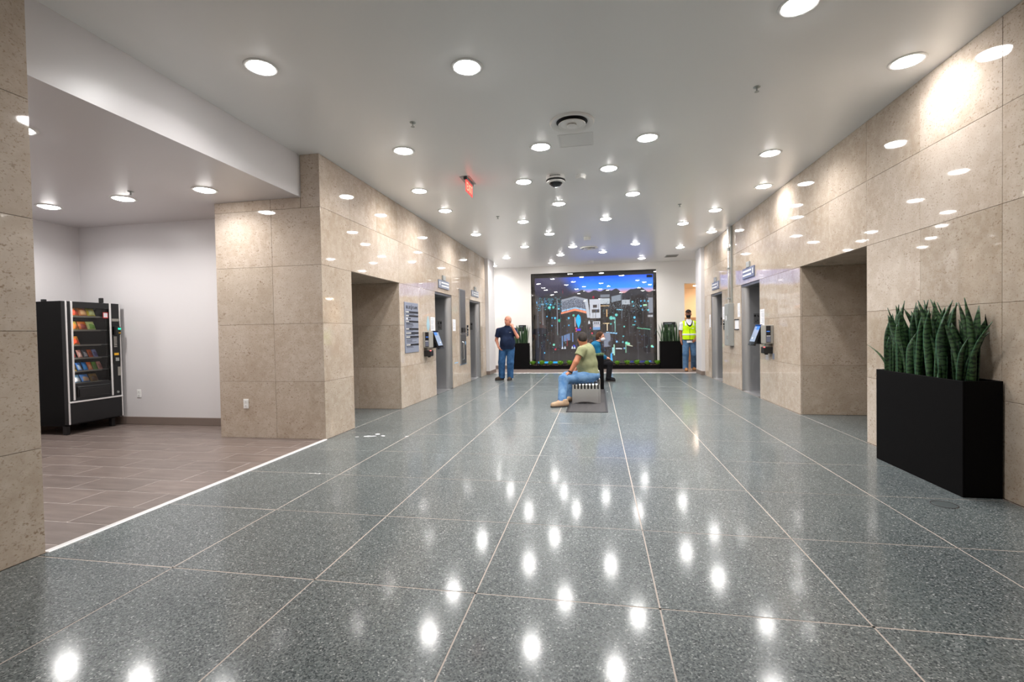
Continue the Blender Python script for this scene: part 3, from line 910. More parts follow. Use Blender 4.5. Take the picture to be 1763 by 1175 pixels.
obj('call_box', MB().box(X(0.034), X(0.06), 11.0, 11.3, 1.29, 1.40, 0.006), 'black', t)
for a, b, c, lab in ((10.48, 10.76, 0.56, 'short strip of blue tape on stone just beyond the nearer left elevator'), (10.9, 11.48, 0.487, 'strip of blue tape on stone under the tall stainless panel')):
    tag(obj('tape_strip', MB().box(X(0), X(0.001), a, b, c, c + 0.022), 'tape'), lab, 'tape', 'blue tape strips')
def call_plate(side, yc, z0, z1, label):
    X = wallbox(side)
    t = thing('call_button_plate', label, 'button plate', (X(0), yc, z0), 'elevator call plates')
    zm = z0 + (z1 - z0) * 0.46
    obj('plate', MB().box(X(0), X(0.01), yc - 0.075, yc + 0.075, z0, z1, 0.002), 'steel', t)
    obj('display', MB().box(X(0.01), X(0.016), yc - 0.065, yc + 0.065, zm + 0.01, z1 - 0.01, 0.002), 'black_gloss', t)
    obj('arrow', MB().prism([(-0.02, 0), (0.02, 0), (0, 0.05)], lambda u, w, k: (X(0.016 + 0.002 * k), yc + u, zm + 0.05 + w)), 'paper', t)
    for k in (0.3, 0.72):
        obj('button', MB().lathe([(0.026, 0), (0.024, 0.006 * (1 if side == 'l' else -1)), (0.0001, 0.007 * (1 if side == 'l' else -1))], 20, (X(0.01), yc, z0 + (zm - z0) * k), 'x'), 'black', t)
call_plate('l', 11.63, 1.19, 1.475, 'black elevator call plate left of the farther left elevator')
call_plate('r', 11.50, 1.235, 1.455, 'elevator call plate half hidden behind the electrical cabinet')
# small framed plate beside the nearer right elevator
X = wallbox('r')
t = thing('wall_plaque', 'small grey plaque with dark rails right of the electrical cabinet', 'plaque', (XR, 10.5, 1.23))
obj('insert', MB().box(X(0), X(0.012), 10.38, 10.62, 1.25, 1.44), 'paper', t)
for a in (1.232, 1.44):
    obj('rail', MB().box(X(0), X(0.025), 10.37, 10.63, a, a + 0.02, 0.003), 'sign_black', t)
# electrical cabinet with conduit
t = thing('electrical_cabinet', 'grey electrical cabinet between the two right elevators', 'cabinet', (XR, 10.9, 0.89))
obj('box', MB().box(X(0), X(0.10), 10.74, 11.06, 0.89, 1.805, 0.004), 'grey_enamel', t)
dr = obj('door', MB().box(X(0.10), X(0.112), 10.75, 11.05, 0.90, 1.795, 0.003), 'grey_enamel', t)
obj('latch', MB().box(X(0.112), X(0.13), 10.78, 10.80, 1.03, 1.12, 0.004), 'chrome', dr)
obj('hinge', MB().box(X(0.112), X(0.12), 10.775, 10.80, 1.5, 1.58, 0.003), 'galv', dr)
obj('label_plate', MB().box(X(0.112), X(0.114), 10.88, 10.95, 1.44, 1.54), 'paper', dr)
t = thing('conduit', 'steel conduit rising from the electrical cabinet to the ceiling', 'conduit', (XR, 10.85, 1.805))
obj('strut_channel', MB().box(X(0), X(0.04), 10.80, 10.845, 1.82, ZC - 0.01, 0.003), 'galv', t)
obj('pipe', MB().tube([(X(0.06), 10.88, 1.80), (X(0.06), 10.88, ZC - 0.003)], 0.022, 16), 'chrome', t, smooth=True)
for z in (2.55, 1.90):
    obj('clamp', MB().box(X(0), X(0.09), 10.84, 10.92, z, z + 0.035, 0.006), 'galv', t)
obj('coupling', MB().lathe([(0.03, 0), (0.03, 0.06)], 16, (X(0.06), 10.88, 2.95)), 'galv', t, smooth=True)

def outlet(x, y, z, n, label):
    t = thing('wall_outlet', label, 'outlet', (x, y, z - 0.06), 'white wall outlets')
    obj('cover_plate', MB().box(x - 0.037, x + 0.037, y - 0.007, y, z - 0.06, z + 0.06, 0.003), 'plastic_white', t)
    for s in (-1, 1):
        s_ = obj('socket', MB().box(x - 0.017, x + 0.017, y - 0.0095, y - 0.007, z + s * 0.026 - 0.016, z + s * 0.026 + 0.016, 0.002), 'plastic_white', t)
        obj('slots', MB().box(x - 0.008, x - 0.005, y - 0.0105, y - 0.0095, z + s * 0.026 - 0.006, z + s * 0.026 + 0.006).box(x + 0.005, x + 0.008, y - 0.0105, y - 0.0095, z + s * 0.026 - 0.006, z + s * 0.026 + 0.006), 'ink', s_)
outlet(-4.373, 5.2, 0.43, -1, 'white outlet low on the stone pillar by the alcove')
outlet(-6.72, 5.85, 0.46, -1, 'white outlet low on the white alcove wall right of the vending machine')

# ------------------------------------------------------------------ vending machine
def vending():
    XF, Y0, Y1, ZT = -6.95, 5.06, 5.79, 1.80
    XBk = -7.62
    t = thing('vending_machine', 'black glass-front snack vending machine in the alcove', 'vending machine', ((XF + XBk) / 2, (Y0 + Y1) / 2, 0))
    yw0, yw1, zw0, zw1 = 5.145, 5.635, 0.68, 1.715
    mb = MB()
    b = 0.12
    mb.box(XBk, XF - 0.06, Y0, Y0 + 0.05, b, ZT).box(XBk, XF - 0.06, Y1 - 0.16, Y1, b, ZT).box(XBk, XF - 0.06, Y0 + 0.05, Y1 - 0.16, ZT - 0.06, ZT).box(XBk, XF - 0.06, Y0 + 0.05, Y1 - 0.16, b, 0.66).box(XBk, XBk + 0.05, Y0, Y1 - 0.1, b, ZT)
    obj('cabinet', mb, 'jet', t)
    d = MB()
    d.box(XF - 0.058, XF, Y0, yw0, b + 0.02, ZT - 0.005).box(XF - 0.058, XF, yw1, Y1, b + 0.02, ZT - 0.005).box(XF - 0.058, XF, yw0, yw1, zw1, ZT - 0.005).box(XF - 0.058, XF, yw0, yw1, b + 0.02, zw0)
    dr = obj('door', d, 'vend_black', t)
    for y, w, z0 in ((Y0 + 0.004, 0.018, b), (yw0 - 0.016, 0.022, 0.44), (yw1 + 0.002, 0.022, 0.44), (Y1 - 0.014, 0.014, b)):
        obj('trim_strip', MB().box(XF - 0.01, XF + 0.012, y, y + w, z0 + 0.02, ZT - 0.003, 0.004), 'alu', dr)
    obj('trim_strip', MB().box(XF - 0.01, XF + 0.014, Y0 + 0.004, Y1, 0.425, 0.447, 0.004), 'alu', dr)
    obj('window', MB().box(XF - 0.02, XF - 0.014, yw0, yw1, zw0, zw1), 'vend_pane', dr)
    bn = obj('delivery_bin', MB().box(XF, XF + 0.012, yw0 + 0.03, yw1 - 0.02, 0.49, 0.64, 0.006), 'black_gloss', dr)
    obj('flap', MB().box(XF + 0.012, XF + 0.02, yw0 + 0.05, yw1 - 0.04, 0.50, 0.61, 0.004), 'black', bn)
    obj('kick_panel', MB().box(XF, XF + 0.008, Y0 + 0.025, Y1 - 0.016, b + 0.03, 0.42, 0.003), 'vend_black', dr)
    # controls
    ya, yb = yw1 + 0.03, Y1 - 0.02
    cp = obj('control_panel', MB().box(XF, XF + 0.012, ya, yb, 0.92, 1.5, 0.003), 'black_gloss', t)
    obj('display', MB().box(XF + 0.0, XF + 0.016, ya + 0.002, yb - 0.01, 1.535, 1.575, 0.002), 'plastic_grey', t)
    obj('card_slot', MB().box(XF + 0.012, XF + 0.05, ya + 0.02, yb - 0.01, 1.34, 1.46, 0.01), 'black', cp)
    M['green_led'] = mat('green_led', S(40, 220, 150), 0.3, emit=(0.02, 0.85, 0.45, 1), estr=1.2)
    obj('green_light', MB().box(XF + 0.05, XF + 0.055, ya + 0.05, yb - 0.012, 1.415, 1.44, 0.002), 'green_led', cp)
    M['amber'] = mat('amber', S(225, 170, 40), 0.4)
    obj('amber_mark', MB().box(XF + 0.05, XF + 0.054, ya + 0.06, yb - 0.015, 1.36, 1.375), 'amber', cp)
    for k in range(7):
        obj('key_row', MB().box(XF + 0.012, XF + 0.017, ya + 0.015, yb - 0.045, 1.30 - k * 0.023, 1.314 - k * 0.023, 0.002), 'plastic_grey', cp)
    obj('coin_plate', MB().box(XF + 0.012, XF + 0.02, ya + 0.015, yb - 0.025, 1.04, 1.075, 0.003), 'amber', cp)
    obj('coin_slot', MB().box(XF + 0.012, XF + 0.022, ya + 0.03, yb - 0.025, 0.955, 1.005, 0.003), 'galv', cp)
    obj('lock', MB().lathe([(0.018, 0), (0.016, 0.01), (0.0001, 0.011)], 16, (XF, ya + 0.06, 0.5), 'x'), 'galv', t)
    obj('sticker', MB().box(XF + 0.0, XF + 0.003, yb - 0.035, yb + 0.004, 0.74, 0.87), 'plastic_grey', t)
    M['red_paint'] = mat('red_print', S(200, 50, 50), 0.5)
    st = obj('window_sticker', MB().box(XF - 0.014, XF - 0.012, yw1 - 0.075, yw1 - 0.005, 1.58, 1.665), 'red_paint', dr)
    obj('sticker_face', MB().box(XF - 0.012, XF - 0.0115, yw1 - 0.066, yw1 - 0.012, 1.592, 1.655), 'paper', dr)
    # legs and top brackets
    for y in (Y0 + 0.03, Y1 - 0.1):
        for x in (XF - 0.08, XBk + 0.08):
            obj('leg', MB().box(x - 0.03, x + 0.03, y - 0.025, y + 0.025, 0, b, 0.004), 'black', t)
    obj('top_bracket', MB().box(XF - 0.07, XF - 0.02, 5.55, 5.585, ZT, ZT + 0.07, 0.004), 'black', t)
    obj('top_bracket', MB().box(XBk + 0.28, XBk + 0.33, Y0 + 0.0, Y0 + 0.04, ZT, ZT + 0.03, 0.004), 'black', t)
    # lit interior
    M['strip'] = mat('vending_lamp', (1, 1, 1, 1), 0.4, emit=(1, 0.95, 0.9, 1), estr=35)
    obj('lamp_tube', MB().box(XF - 0.05, XF - 0.03, yw0 + 0.01, yw1, zw1 + 0.004, zw1 + 0.016), 'strip', t)
    obj('lamp_tube', MB().box(XF - 0.032, XF - 0.022, yw0 + 0.0005, yw0 + 0.006, zw0 + 0.02, zw1), 'strip', t)
    rows = [1.605, 1.415, 1.21, 1.03, 0.855, 0.69]
    for z in rows:
        sh = obj('shelf', MB().box(XBk + 0.06, XF - 0.034, yw0 + 0.002, yw1 - 0.004, z - 0.012, z, 0.002), 'steel_dark', t)
        obj('price_rail', MB().box(XF - 0.034, XF - 0.029, yw0 + 0.002, yw1 - 0.1, z - 0.02, z + 0.002), 'plastic_grey', sh)
    # snacks: top-level things standing on the shelves
    def pk(name, y0, y1, z, h, c1, c2, label, cat, bag):
        base = ((XF - 0.07), (y0 + y1) / 2, z)
        tt = thing(name, label, cat, base, 'snacks in the vending machine')
        m1 = mat('wrapper', S(*c1), 0.35); m2 = mat('wrapper', S(*c2), 0.35)
        mb = MB(); n = 8
        w = y1 - y0
        th = 0.035 if bag else 0.014
        x0 = XF - 0.055
        for s in (1, -1):
            k0 = len(mb.v)
            for i in range(n + 1):
                for j in range(n + 1):
                    a, c = i / n, j / n
                    bulge = th * (math.sin(PI * a) * math.sin(PI * c)) ** 0.6 + 0.002
                    mb.v.append((x0 + s * bulge - 0.05 * c, y0 + w * a, z + 0.001 + h * c))
            for i in range(n):
                for j in range(n):
                    q = (k0 + i * (n + 1) + j, k0 + (i + 1) * (n + 1) + j, k0 + (i + 1) * (n + 1) + j + 1, k0 + i * (n + 1) + j + 1)
                    mb.f.append(q if s > 0 else q[::-1])
        o = obj('wrapper', mb, m1, tt, smooth=True)
        # printed panel, following the front
        p = MB(); k0 = 0
        for i in range(n + 1):
            for j in range(n + 1):
                a = 0.15 + 0.7 * i / n
                cc = 0.5 + 0.12 * math.sin(a * 5)
                c = 0.12 + (cc - 0.12 + 0.1) * j / n
                bulge = th * (math.sin(PI * a) * math.sin(PI * c)) ** 0.6 + 0.004
                p.v.append((x0 + bulge - 0.05 * c, y0 + w * a, z + 0.001 + h * c))
        for i in range(n):
            for j in range(n):
                p.f.append((i * (n + 1) + j, (i + 1) * (n + 1) + j, (i + 1) * (n + 1) + j + 1, i * (n + 1) + j + 1))
        obj('printed_panel', p, m2, tt, smooth=True)
    yy = yw0 + 0.022
    A = [
        (0, 0, 0.105, (242, 150, 50), (230, 90, 60), 'orange chip bag leftmost on the top shelf of the vending machine'),
        (0, 0.11, 0.105, (240, 150, 80), (250, 200, 140), 'pale orange chip bag in the middle of the top vending shelf'),
        (0, 0.22, 0.105, (225, 215, 40), (215, 225, 150), 'yellow chip bag rightmost on the top vending shelf'),
        (1, 0, 0.1, (240, 215, 90), (215, 120, 50), 'yellow and orange chip bag leftmost on the second vending shelf'),
        (1, 0.11, 0.105, (225, 125, 45), (150, 50, 35), 'dark red and orange chip bag in the middle of the second vending shelf'),
        (1, 0.22, 0.105, (215, 230, 150), (120, 175, 60), 'pale green chip bag rightmost on the second vending shelf'),
        (2, 0, 0.11, (240, 160, 60), (225, 80, 45), 'orange and red chip bag alone on the third vending shelf'),
    ]
    for r, dy, w, c1, c2, lab in A:
        pk('chip_bag', yy + dy, yy + dy + w, rows[r], 0.115, c1, c2, lab, 'chips', True)
    B = [
        (3, 0.00, (45, 35, 38), (150, 50, 50), 'dark candy bar leftmost on the fourth vending shelf'),
        (3, 0.085, (215, 150, 140), (240, 200, 190), 'pink candy bar, second on the fourth vending shelf'),
        (3, 0.155, (70, 70, 80), (180, 180, 190), 'dark grey candy bar, third on the fourth vending shelf'),
        (3, 0.22, (215, 100, 40), (150, 60, 40), 'orange candy bar, fourth on the fourth vending shelf'),
        (3, 0.285, (150, 160, 215), (80, 80, 140), 'lilac candy bar rightmost on the fourth vending shelf'),
        (4, 0.00, (200, 170, 60), (120, 90, 40), 'mustard candy packet leftmost on the fifth vending shelf'),
        (4, 0.07, (60, 120, 200), (190, 210, 230), 'blue candy packet, second on the fifth vending shelf'),
        (4, 0.145, (30, 130, 220), (60, 160, 240), 'bright blue candy packet, third on the fifth vending shelf'),
        (4, 0.21, (230, 120, 60), (240, 170, 120), 'orange candy packet, fourth on the fifth vending shelf'),
        (4, 0.275, (110, 160, 60), (80, 120, 50), 'green candy packet, fifth on the fifth vending shelf'),
        (4, 0.34, (215, 150, 140), (150, 100, 90), 'rose candy packet rightmost on the fifth vending shelf'),
    ]
    for r, dy, c1, c2, lab in B:
        pk('candy_bar', yy + dy, yy + dy + 0.058, rows[r], 0.105, c1, c2, lab, 'candy', False)
    for dy, c1, c2, lab in ((0, (130, 180, 220), (225, 230, 235), 'pale blue cookie packet leftmost on the bottom vending shelf'), (0.115, (70, 130, 205), (190, 160, 130), 'blue cookie packet in the middle of the bottom vending shelf'), (0.23, (150, 120, 70), (90, 65, 45), 'brown cookie packet rightmost on the bottom vending shelf')):
        pk('cookie_packet', yy + dy, yy + dy + 0.105, rows[5], 0.105, c1, c2, lab, 'cookies', True)
vending()

# ------------------------------------------------------------------ planters and plants
def planter(x0, x1, y0, y1, h, label, name='planter'):
    t = thing(name, label, 'planter', ((x0 + x1) / 2, (y0 + y1) / 2, 0))
    w = 0.012
    mb = MB().box(x0, x0 + w, y0, y1, 0.0, h, 0.002).box(x1 - w, x1, y0, y1, 0, h, 0.002).box(x0 + w, x1 - w, y0, y0 + w, 0, h, 0.002).box(x0 + w, x1 - w, y1 - w, y1, 0, h, 0.002).box(x0 + w, x1 - w, y0 + w, y1 - w, 0, 0.02)
    obj('shell', mb, 'planter', t)
    n = 14
    s = MB(); r2 = random.Random(int(h * 1000))
    for i in range(n + 1):
        for j in range(5):
            s.v.append((x0 + w + (x1 - x0 - 2 * w) * (i / n), y0 + w + (y1 - y0 - 2 * w) * j / 4, h - 0.05 + r2.uniform(-0.008, 0.008)))
    for i in range(n):
        for j in range(4):
            s.f.append((i * 5 + j, (i + 1) * 5 + j, (i + 1) * 5 + j + 1, i * 5 + j + 1))
    obj('soil', s, 'soil', t)['kind'] = 'stuff'
    return t

def blade(parent, base, h, w, lean, az, twist, curl, r):
    """one snake-plant leaf: a fleshy folded blade with a pointed tip."""
    n = 12
    fx = Vector((math.cos(az), math.sin(az), 0))
    verts, faces, uvs = [], [], []
    for i in range(n + 1):
        t_ = i / n
        wd = w * (0.55 + 0.45 * math.sin(PI * min(1, t_ * 1.15) * 0.5 + 0.0)) * (1 if t_ < 0.62 else max(0.02, 1 - ((t_ - 0.62) / 0.38) ** 1.7))
        c = Vector(base) + Vector((0, 0, h * t_ * (1 - 0.12 * lean * t_))) + fx * (lean * h * (0.55 * t_ + 0.45 * t_ * t_) + curl * h * t_ ** 3)
        a = az + PI / 2 + twist * t_
        s = Vector((math.cos(a), math.sin(a), 0)); nrm = Vector((-math.sin(a), math.cos(a), 0))
        fold = wd * (0.22 + 0.25 * (1 - t_))
        for (k, off, th, u) in ((-0.5, 1, 0, 0.0), (-0.26, 0.30, 1, 0.25), (0, 0, 1, 0.5), (0.26, 0.30, 1, 0.75), (0.5, 1, 0, 1.0), (0.26, 0.30, -1, 0.75), (0, 0, -1, 0.5), (-0.26, 0.30, -1, 0.25)):
            verts.append(tuple(c + s * wd * k + nrm * (fold * off + th * 0.0028)))
            uvs.append((u, t_ * h / 0.62))
    # leaves bend along the wall instead of entering it
    verts = [(min(x, XR - 0.012) if y < 6 else x, min(y, YW - 0.03) if y > 15 else y, z) for x, y, z in verts]
    m = 8
    for i in range(n):
        for k in range(m):
            k2 = (k + 1) % m
            faces.append((i * m + k, i * m + k2, (i + 1) * m + k2, (i + 1) * m + k))
    faces.append(tuple(range(m))[::-1]); faces.append(tuple(n * m + k for k in range(m)))
    mb = MB(); mb.v = verts; mb.f = faces
    o = obj('leaf', mb, 'leaf', parent, loc=base, smooth=False, fix=False)
    me = o.data
    uvl = me.uv_layers.new(name='UVMap')
    for lp in me.loops:
        uvl.data[lp.index].uv = uvs[lp.vertex_index]
    me.polygons.foreach_set('use_smooth', [True] * len(me.polygons))
    return o

def snake_plant(x0, x1, y0, y1, z, n, hmin, hmax, w, label, seed, extra=()):
    t = thing('snake_plant', label, 'plant', ((x0 + x1) / 2, (y0 + y1) / 2, z), 'snake plants in black planters')
    r = random.Random(seed)
    along_y = (y1 - y0) > (x1 - x0)
    for i in range(n):
        f = (i + 0.5) / n + r.uniform(-0.3, 0.3) / n
        q = r.random()
        if along_y: bx, by = x0 + (x1 - x0) * q, y0 + (y1 - y0) * f
        else: bx, by = x0 + (x1 - x0) * f, y0 + (y1 - y0) * q
        h = hmin + (hmax - hmin) * (r.random() ** 0.62)
        blade(t, (bx, by, z), h, w * r.uniform(0.75, 1.15), r.uniform(0.0, 0.2), r.uniform(0, 2 * PI), r.uniform(-1.4, 1.4), r.uniform(-0.03, 0.08), r)
    for e in extra: blade(t, *e, r)
    return t

PX0, PX1, PY0, PY1, PH = 2.625, 2.878, 3.95, 5.03, 0.858
planter(PX0, PX1, PY0, PY1, PH, 'large black rectangular planter against the right stone wall')
snake_plant(PX0 + 0.05, PX1 - 0.05, PY0 + 0.12, PY1 - 0.06, PH - 0.052, 92, 0.34, 0.69, 0.080, 'dense dark green snake plants in the large near planter', 11,
    [((2.70, 4.97, PH - 0.05), 0.30, 0.03, 0.55, 1.75, 0.3, 0.35), ((2.76, 4.1, PH - 0.05), 0.5, 0.045, 0.3, -1.5, 0.4, 0.1), ((2.74, 4.12, PH - 0.05), 0.42, 0.04, 0.28, -1.2, 0.4, 0.12)])
planter(-2.82, -2.275, 15.62, 15.88, 0.885, 'black planter at the far left beside the video wall')
snake_plant(-2.77, -2.32, 15.66, 15.84, 0.83, 26, 0.42, 0.68, 0.055, 'snake plants in the far left planter behind the man in navy', 21)
planter(1.99, 2.66, 15.62, 15.88, 0.885, 'black planter at the far right beside the video wall')
snake_plant(2.04, 2.60, 15.66, 15.84, 0.83, 32, 0.42, 0.68, 0.055, 'snake plants in the far right planter beside the man in a vest', 31, [((2.03, 15.7, 0.83), 0.5, 0.04, 0.3, 3.1, 0.3, 0.1)])
for (a, b, z0, z1, lab) in ((-2.66, -2.40, 1.29, 1.50, 'dark placard on the end wall above the far left planter'), (2.12, 2.51, 1.33, 1.50, 'dark placard with pale line above the far right planter')):
    t = thing('wall_placard', lab, 'placard', ((a + b) / 2, YW, z0), 'dark placards on the end wall')
    obj('plate', MB().box(a, b, YW - 0.02, YW, z0, z1, 0.003), 'sign_black', t)
    obj('print_line', MB().box(a + 0.05, b - 0.12, YW - 0.022, YW - 0.02, z1 - 0.06, z1 - 0.04), 'sign_grey', t)

# planting trough at the foot of the video wall
t = thing('planting_trough', 'low black gravel trough along the foot of the video wall', 'planter', (-0.14, 15.7, 0))
TX0, TX1, TY0, TY1 = -2.26, 1.975, 15.62, YW - 0.004
obj('shell', MB().box(TX0, TX1, TY0, TY0 + 0.02, 0, 0.135, 0.003).box(TX0, TX1, TY1 - 0.02, TY1, 0, 0.135, 0.003).box(TX0, TX0 + 0.02, TY0 + 0.02, TY1 - 0.02, 0, 0.135).box(TX1 - 0.02, TX1, TY0 + 0.02, TY1 - 0.02, 0, 0.135), 'planter', t)
mb = MB(); r = random.Random(5)
mb.box(TX0 + 0.02, TX1 - 0.02, TY0 + 0.02, TY1 - 0.02, 0.02, 0.115)
for k in range(900):
    px, py, s = r.uniform(TX0 + 0.05, TX1 - 0.05), r.uniform(TY0 + 0.05, TY1 - 0.05), r.uniform(0.012, 0.026)
    a = r.uniform(0, PI)
    n = len(mb.v)
    for (dx, dy, dz) in ((1, 0, 0), (0, 1, 0), (-1, 0, 0), (0, -1, 0), (0.1, 0.1, 0.8)):
        mb.v.append((px + s * (dx * math.cos(a) - dy * math.sin(a)), py + s * (dx * math.sin(a) + dy * math.cos(a)) * 0.8, 0.113 + s * dz))
    mb.f += [(n, n + 1, n + 4), (n + 1, n + 2, n + 4), (n + 2, n + 3, n + 4), (n + 3, n, n + 4)]
obj('gravel', mb, 'gravel', t, fix=False)['kind'] = 'stuff'

def rosette_mesh(name, n, L, W_, seed, up=0.9, material='rosette'):
    r = random.Random(seed); mb = MB()
    for i in range(n):
        a = i * 2.39996 + r.uniform(-0.2, 0.2)
        f = i / n
        el = up * (0.35 + 0.75 * f) + r.uniform(-0.1, 0.1)
        ln = L * (0.75 + 0.25 * math.sin(PI * (0.3 + 0.6 * f)))
        d = Vector((math.cos(a), math.sin(a), 0)); s = Vector((-math.sin(a), math.cos(a), 0))
        base = len(mb.v); seg = 4
        for k in range(seg + 1):
            q = k / seg
            e = el + 0.35 * q
            c = d * (ln * q * math.cos(e)) + Vector((0, 0, ln * q * math.sin(e) + 0.01))
            w = W_ * (0.5 + 0.9 * math.sin(PI * (0.15 + 0.6 * q))) * (1 if q < 0.75 else (1.02 - q) / 0.27)
            nv = (-d * math.sin(e) + Vector((0, 0, math.cos(e)))) * 0.006 * (1 - q * 0.7)
            mb.v += [tuple(c - s * w), tuple(c + nv), tuple(c + s * w), tuple(c - nv)]
        for k in range(seg):
            for j in range(4):
                j2 = (j + 1) % 4
                mb.f.append((base + k * 4 + j, base + k * 4 + j2, base + k * 4 + 4 + j2, base + k * 4 + 4 + j))
    me = mb.mesh(name, smooth=True)
    me.materials.append(M[material])
    return me
ros = [rosette_mesh('succulent', 16, 0.17, 0.022, s) for s in (1, 2, 3)]
def at_y(px):   # x on the plane y = 15.78 for a column of the photograph
    return -2.165 + (px - 919) * (15.78 / 806.2) * 1.005
xs_l = [919, 934.5, 949.5, 966.5, 982.0]; xs_r = [1061.5, 1078.0, 1093.5, 1110.0, 1126.5]
for i, px in enumerate(xs_l + xs_r):
    o = bpy.data.objects.new('succulent', ros[i % 3]); COL.objects.link(o)
    o.location = (at_y(px), 15.75, 0.125); o.rotation_euler.z = i * 1.3
    o.scale = (1.0 + 0.08 * math.sin(i * 2.1),) * 3
    if i < 5: lab = 'small bright green succulent in the gravel trough left of the bench, %s from the left' % ORD[i]
    else: lab = 'small bright green succulent in the gravel trough right of the bench, %s from the right' % ORD[9 - i]
    tag(o, lab, 'succulent', 'succulents along the video wall')

# ------------------------------------------------------------------ video wall
def screen_picture():
    Wd, Ht = 410, 300
    X0, X1, Y0_, Y1_ = 921.0, 1125.0, 478.5, 628.0
    gx = np.linspace(X0, X1, Wd); gy = np.linspace(Y0_, Y1_, Ht)
    PX, PY = np.meshgrid(gx, gy)
    rs = np.random.RandomState(3)
    def lin(c):
        c = np.array(c, float) / 255.0
        return np.where(c <= 0.04045, c / 12.92, ((c + 0.055) / 1.055) ** 2.4)
    img = np.zeros((Ht, Wd, 3))
    img[:] = lin((44, 40, 42))
    # sky
    hor = 505 + 2.2 * np.sin(PX * 0.13) + 1.6 * np.sin(PX * 0.31 + 1) - 3.5 * np.exp(-((PX - 1062) / 6.0) ** 2) - 3 * np.exp(-((PX - 1098) / 10.0) ** 2) - 4 * np.exp(-((PX - 1030) / 12) ** 2) + np.where(PX < 990, 3, 0)
    v = np.clip((PY - 478) / 29.0, 0, 1)[..., None]
    skyR = lin((2, 82, 245)) * (1 - v) + lin((62, 160, 255)) * v
    warm = np.clip((v - 0.72) / 0.28, 0, 1)
    skyR = skyR * (1 - warm) + lin((205, 150, 150)) * warm
    skyL = lin((60, 57, 88)) * (1 - v) + lin((48, 47, 64)) * v
    f = np.clip((PX - 957 - 0.8 * (PY - 478)) / 46.0, 0, 1)[..., None]
    f = f * f * (3 - 2 * f)
    sky = skyL * (1 - f) + skyR * f
    msk = (PY < hor)[..., None]
    img = np.where(msk, sky, img)
    # hills
    hill = (PY >= hor) & (PY < hor + 12)
    img[hill] = lin((52, 52, 58))
    # city at dusk: vertical building shapes
    for k in range(70):
        x = rs.uniform(921, 1125); w = rs.uniform(3, 11); y = rs.uniform(518, 560); h = rs.uniform(10, 50)
        g = rs.uniform(26, 62)
        m = (abs(PX - x) < w / 2) & (PY > y) & (PY < y + h)
        img[m] = lin((g, g * 0.97, g * 1.02))
    def rect(x0, x1, y0, y1, c, sh=0.0, a=1.0):
        m = (PX >= x0) & (PX <= x1) & (PY >= y0 + sh * (PX - x0)) & (PY <= y1 + sh * (PX - x0))
        img[m] = img[m] * (1 - a) + lin(c) * a
    def dot(x, y, r, c, ry=None, a=1.0):
        d = ((PX - x) / r) ** 2 + ((PY - y) / (ry or r)) ** 2
        k = (np.clip(1.35 - d, 0, 1) * a)[..., None]
        img[:] = img * (1 - k) + lin(c) * k
    def para(pts, c, a=1.0):
        m = np.ones(PX.shape, bool); n = len(pts)
        for i in range(n):
            (xa, ya), (xb_, yb) = pts[i], pts[(i + 1) % n]
            m &= ((xb_ - xa) * (PY - ya) - (yb - ya) * (PX - xa)) >= 0
        img[m] = img[m] * (1 - a) + lin(c) * a
    # central building with lit eaves
    para([(968, 519), (992, 513), (992, 534), (968, 539)], (92, 100, 116))
    para([(992, 513), (1011, 518), (1012, 538), (992, 534)], (84, 92, 112))
    sp = rs.rand(Ht, Wd)
    m = (PX > 968) & (PX < 1012) & (PY > 516) & (PY < 535) & (sp > 0.72)
    img[m] = lin((165, 172, 186))
    m = (PX > 968) & (PX < 1012) & (PY > 516) & (PY < 535) & (sp < 0.25)
    img[m] = lin((44, 48, 60))
    para([(968, 535.5), (992, 530.5), (992, 532.5), (968, 538)], (150, 190, 225))
    para([(992, 530.5), (1012, 535), (1012, 538), (992, 532.5)], (150, 190, 225))
    para([(967, 539), (992, 533), (992, 536.5), (967, 542)], (238, 140, 105))
    para([(992, 533), (1012, 538), (1012, 542), (992, 536.5)], (238, 140, 105))
    for (a, b) in ((968, 519), (992, 513)):
        pass
    para([(968, 517), (992, 511.5), (992, 515), (968, 520.5)], (150, 156, 168), 0.8)
    para([(992, 511.5), (1010, 516), (1010, 519.5), (992, 515)], (150, 156, 168), 0.8)
    para([(1008, 517), (1014, 517), (1018, 549), (1013, 549)], (178, 184, 194))
    para([(1017, 518), (1036, 518), (1036, 550), (1018, 550)], (186, 190, 200))
    rect(1023, 1030, 527.5, 532, (66, 60, 62)); rect(1021, 1034, 535.5, 540.5, (60, 58, 62))
    rect(1022.5, 1023.4, 541, 549, (128, 132, 140)); rect(1027, 1027.8, 541, 549, (128, 132, 140))
    rect(1036, 1052, 517, 526, (178, 186, 194)); rect(1036, 1052, 510.5, 515, (118, 124, 134)); rect(1055, 1071, 514, 524, (128, 138, 150), -0.2)
    rect(1073, 1086, 520.5, 528, (172, 178, 186)); rect(1117, 1124.5, 518, 543, (126, 132, 144)); rect(1116, 1124.5, 547, 550, (168, 170, 176))
    rect(1022.5, 1025.5, 512.5, 516, (150, 30, 60))
    # speckled lights between
    for k in range(520):
        x = rs.uniform(1040, 1118); y = rs.normal(530, 7)
        if not 508 < y < 556: continue
        g = rs.uniform(90, 190); dot(x, y, rs.uniform(0.35, 0.6), (g * 0.85, g * 0.95, g), a=0.75)
    for k in range(240):
        x = rs.uniform(923, 968); y = rs.normal(523, 6)
        if not 512 < y < 545: continue
        c = [(70, 170, 220), (90, 210, 200), (150, 150, 150), (90, 190, 255)][rs.randint(4)]
        dot(x, y, rs.uniform(0.4, 0.7), c, a=0.6)
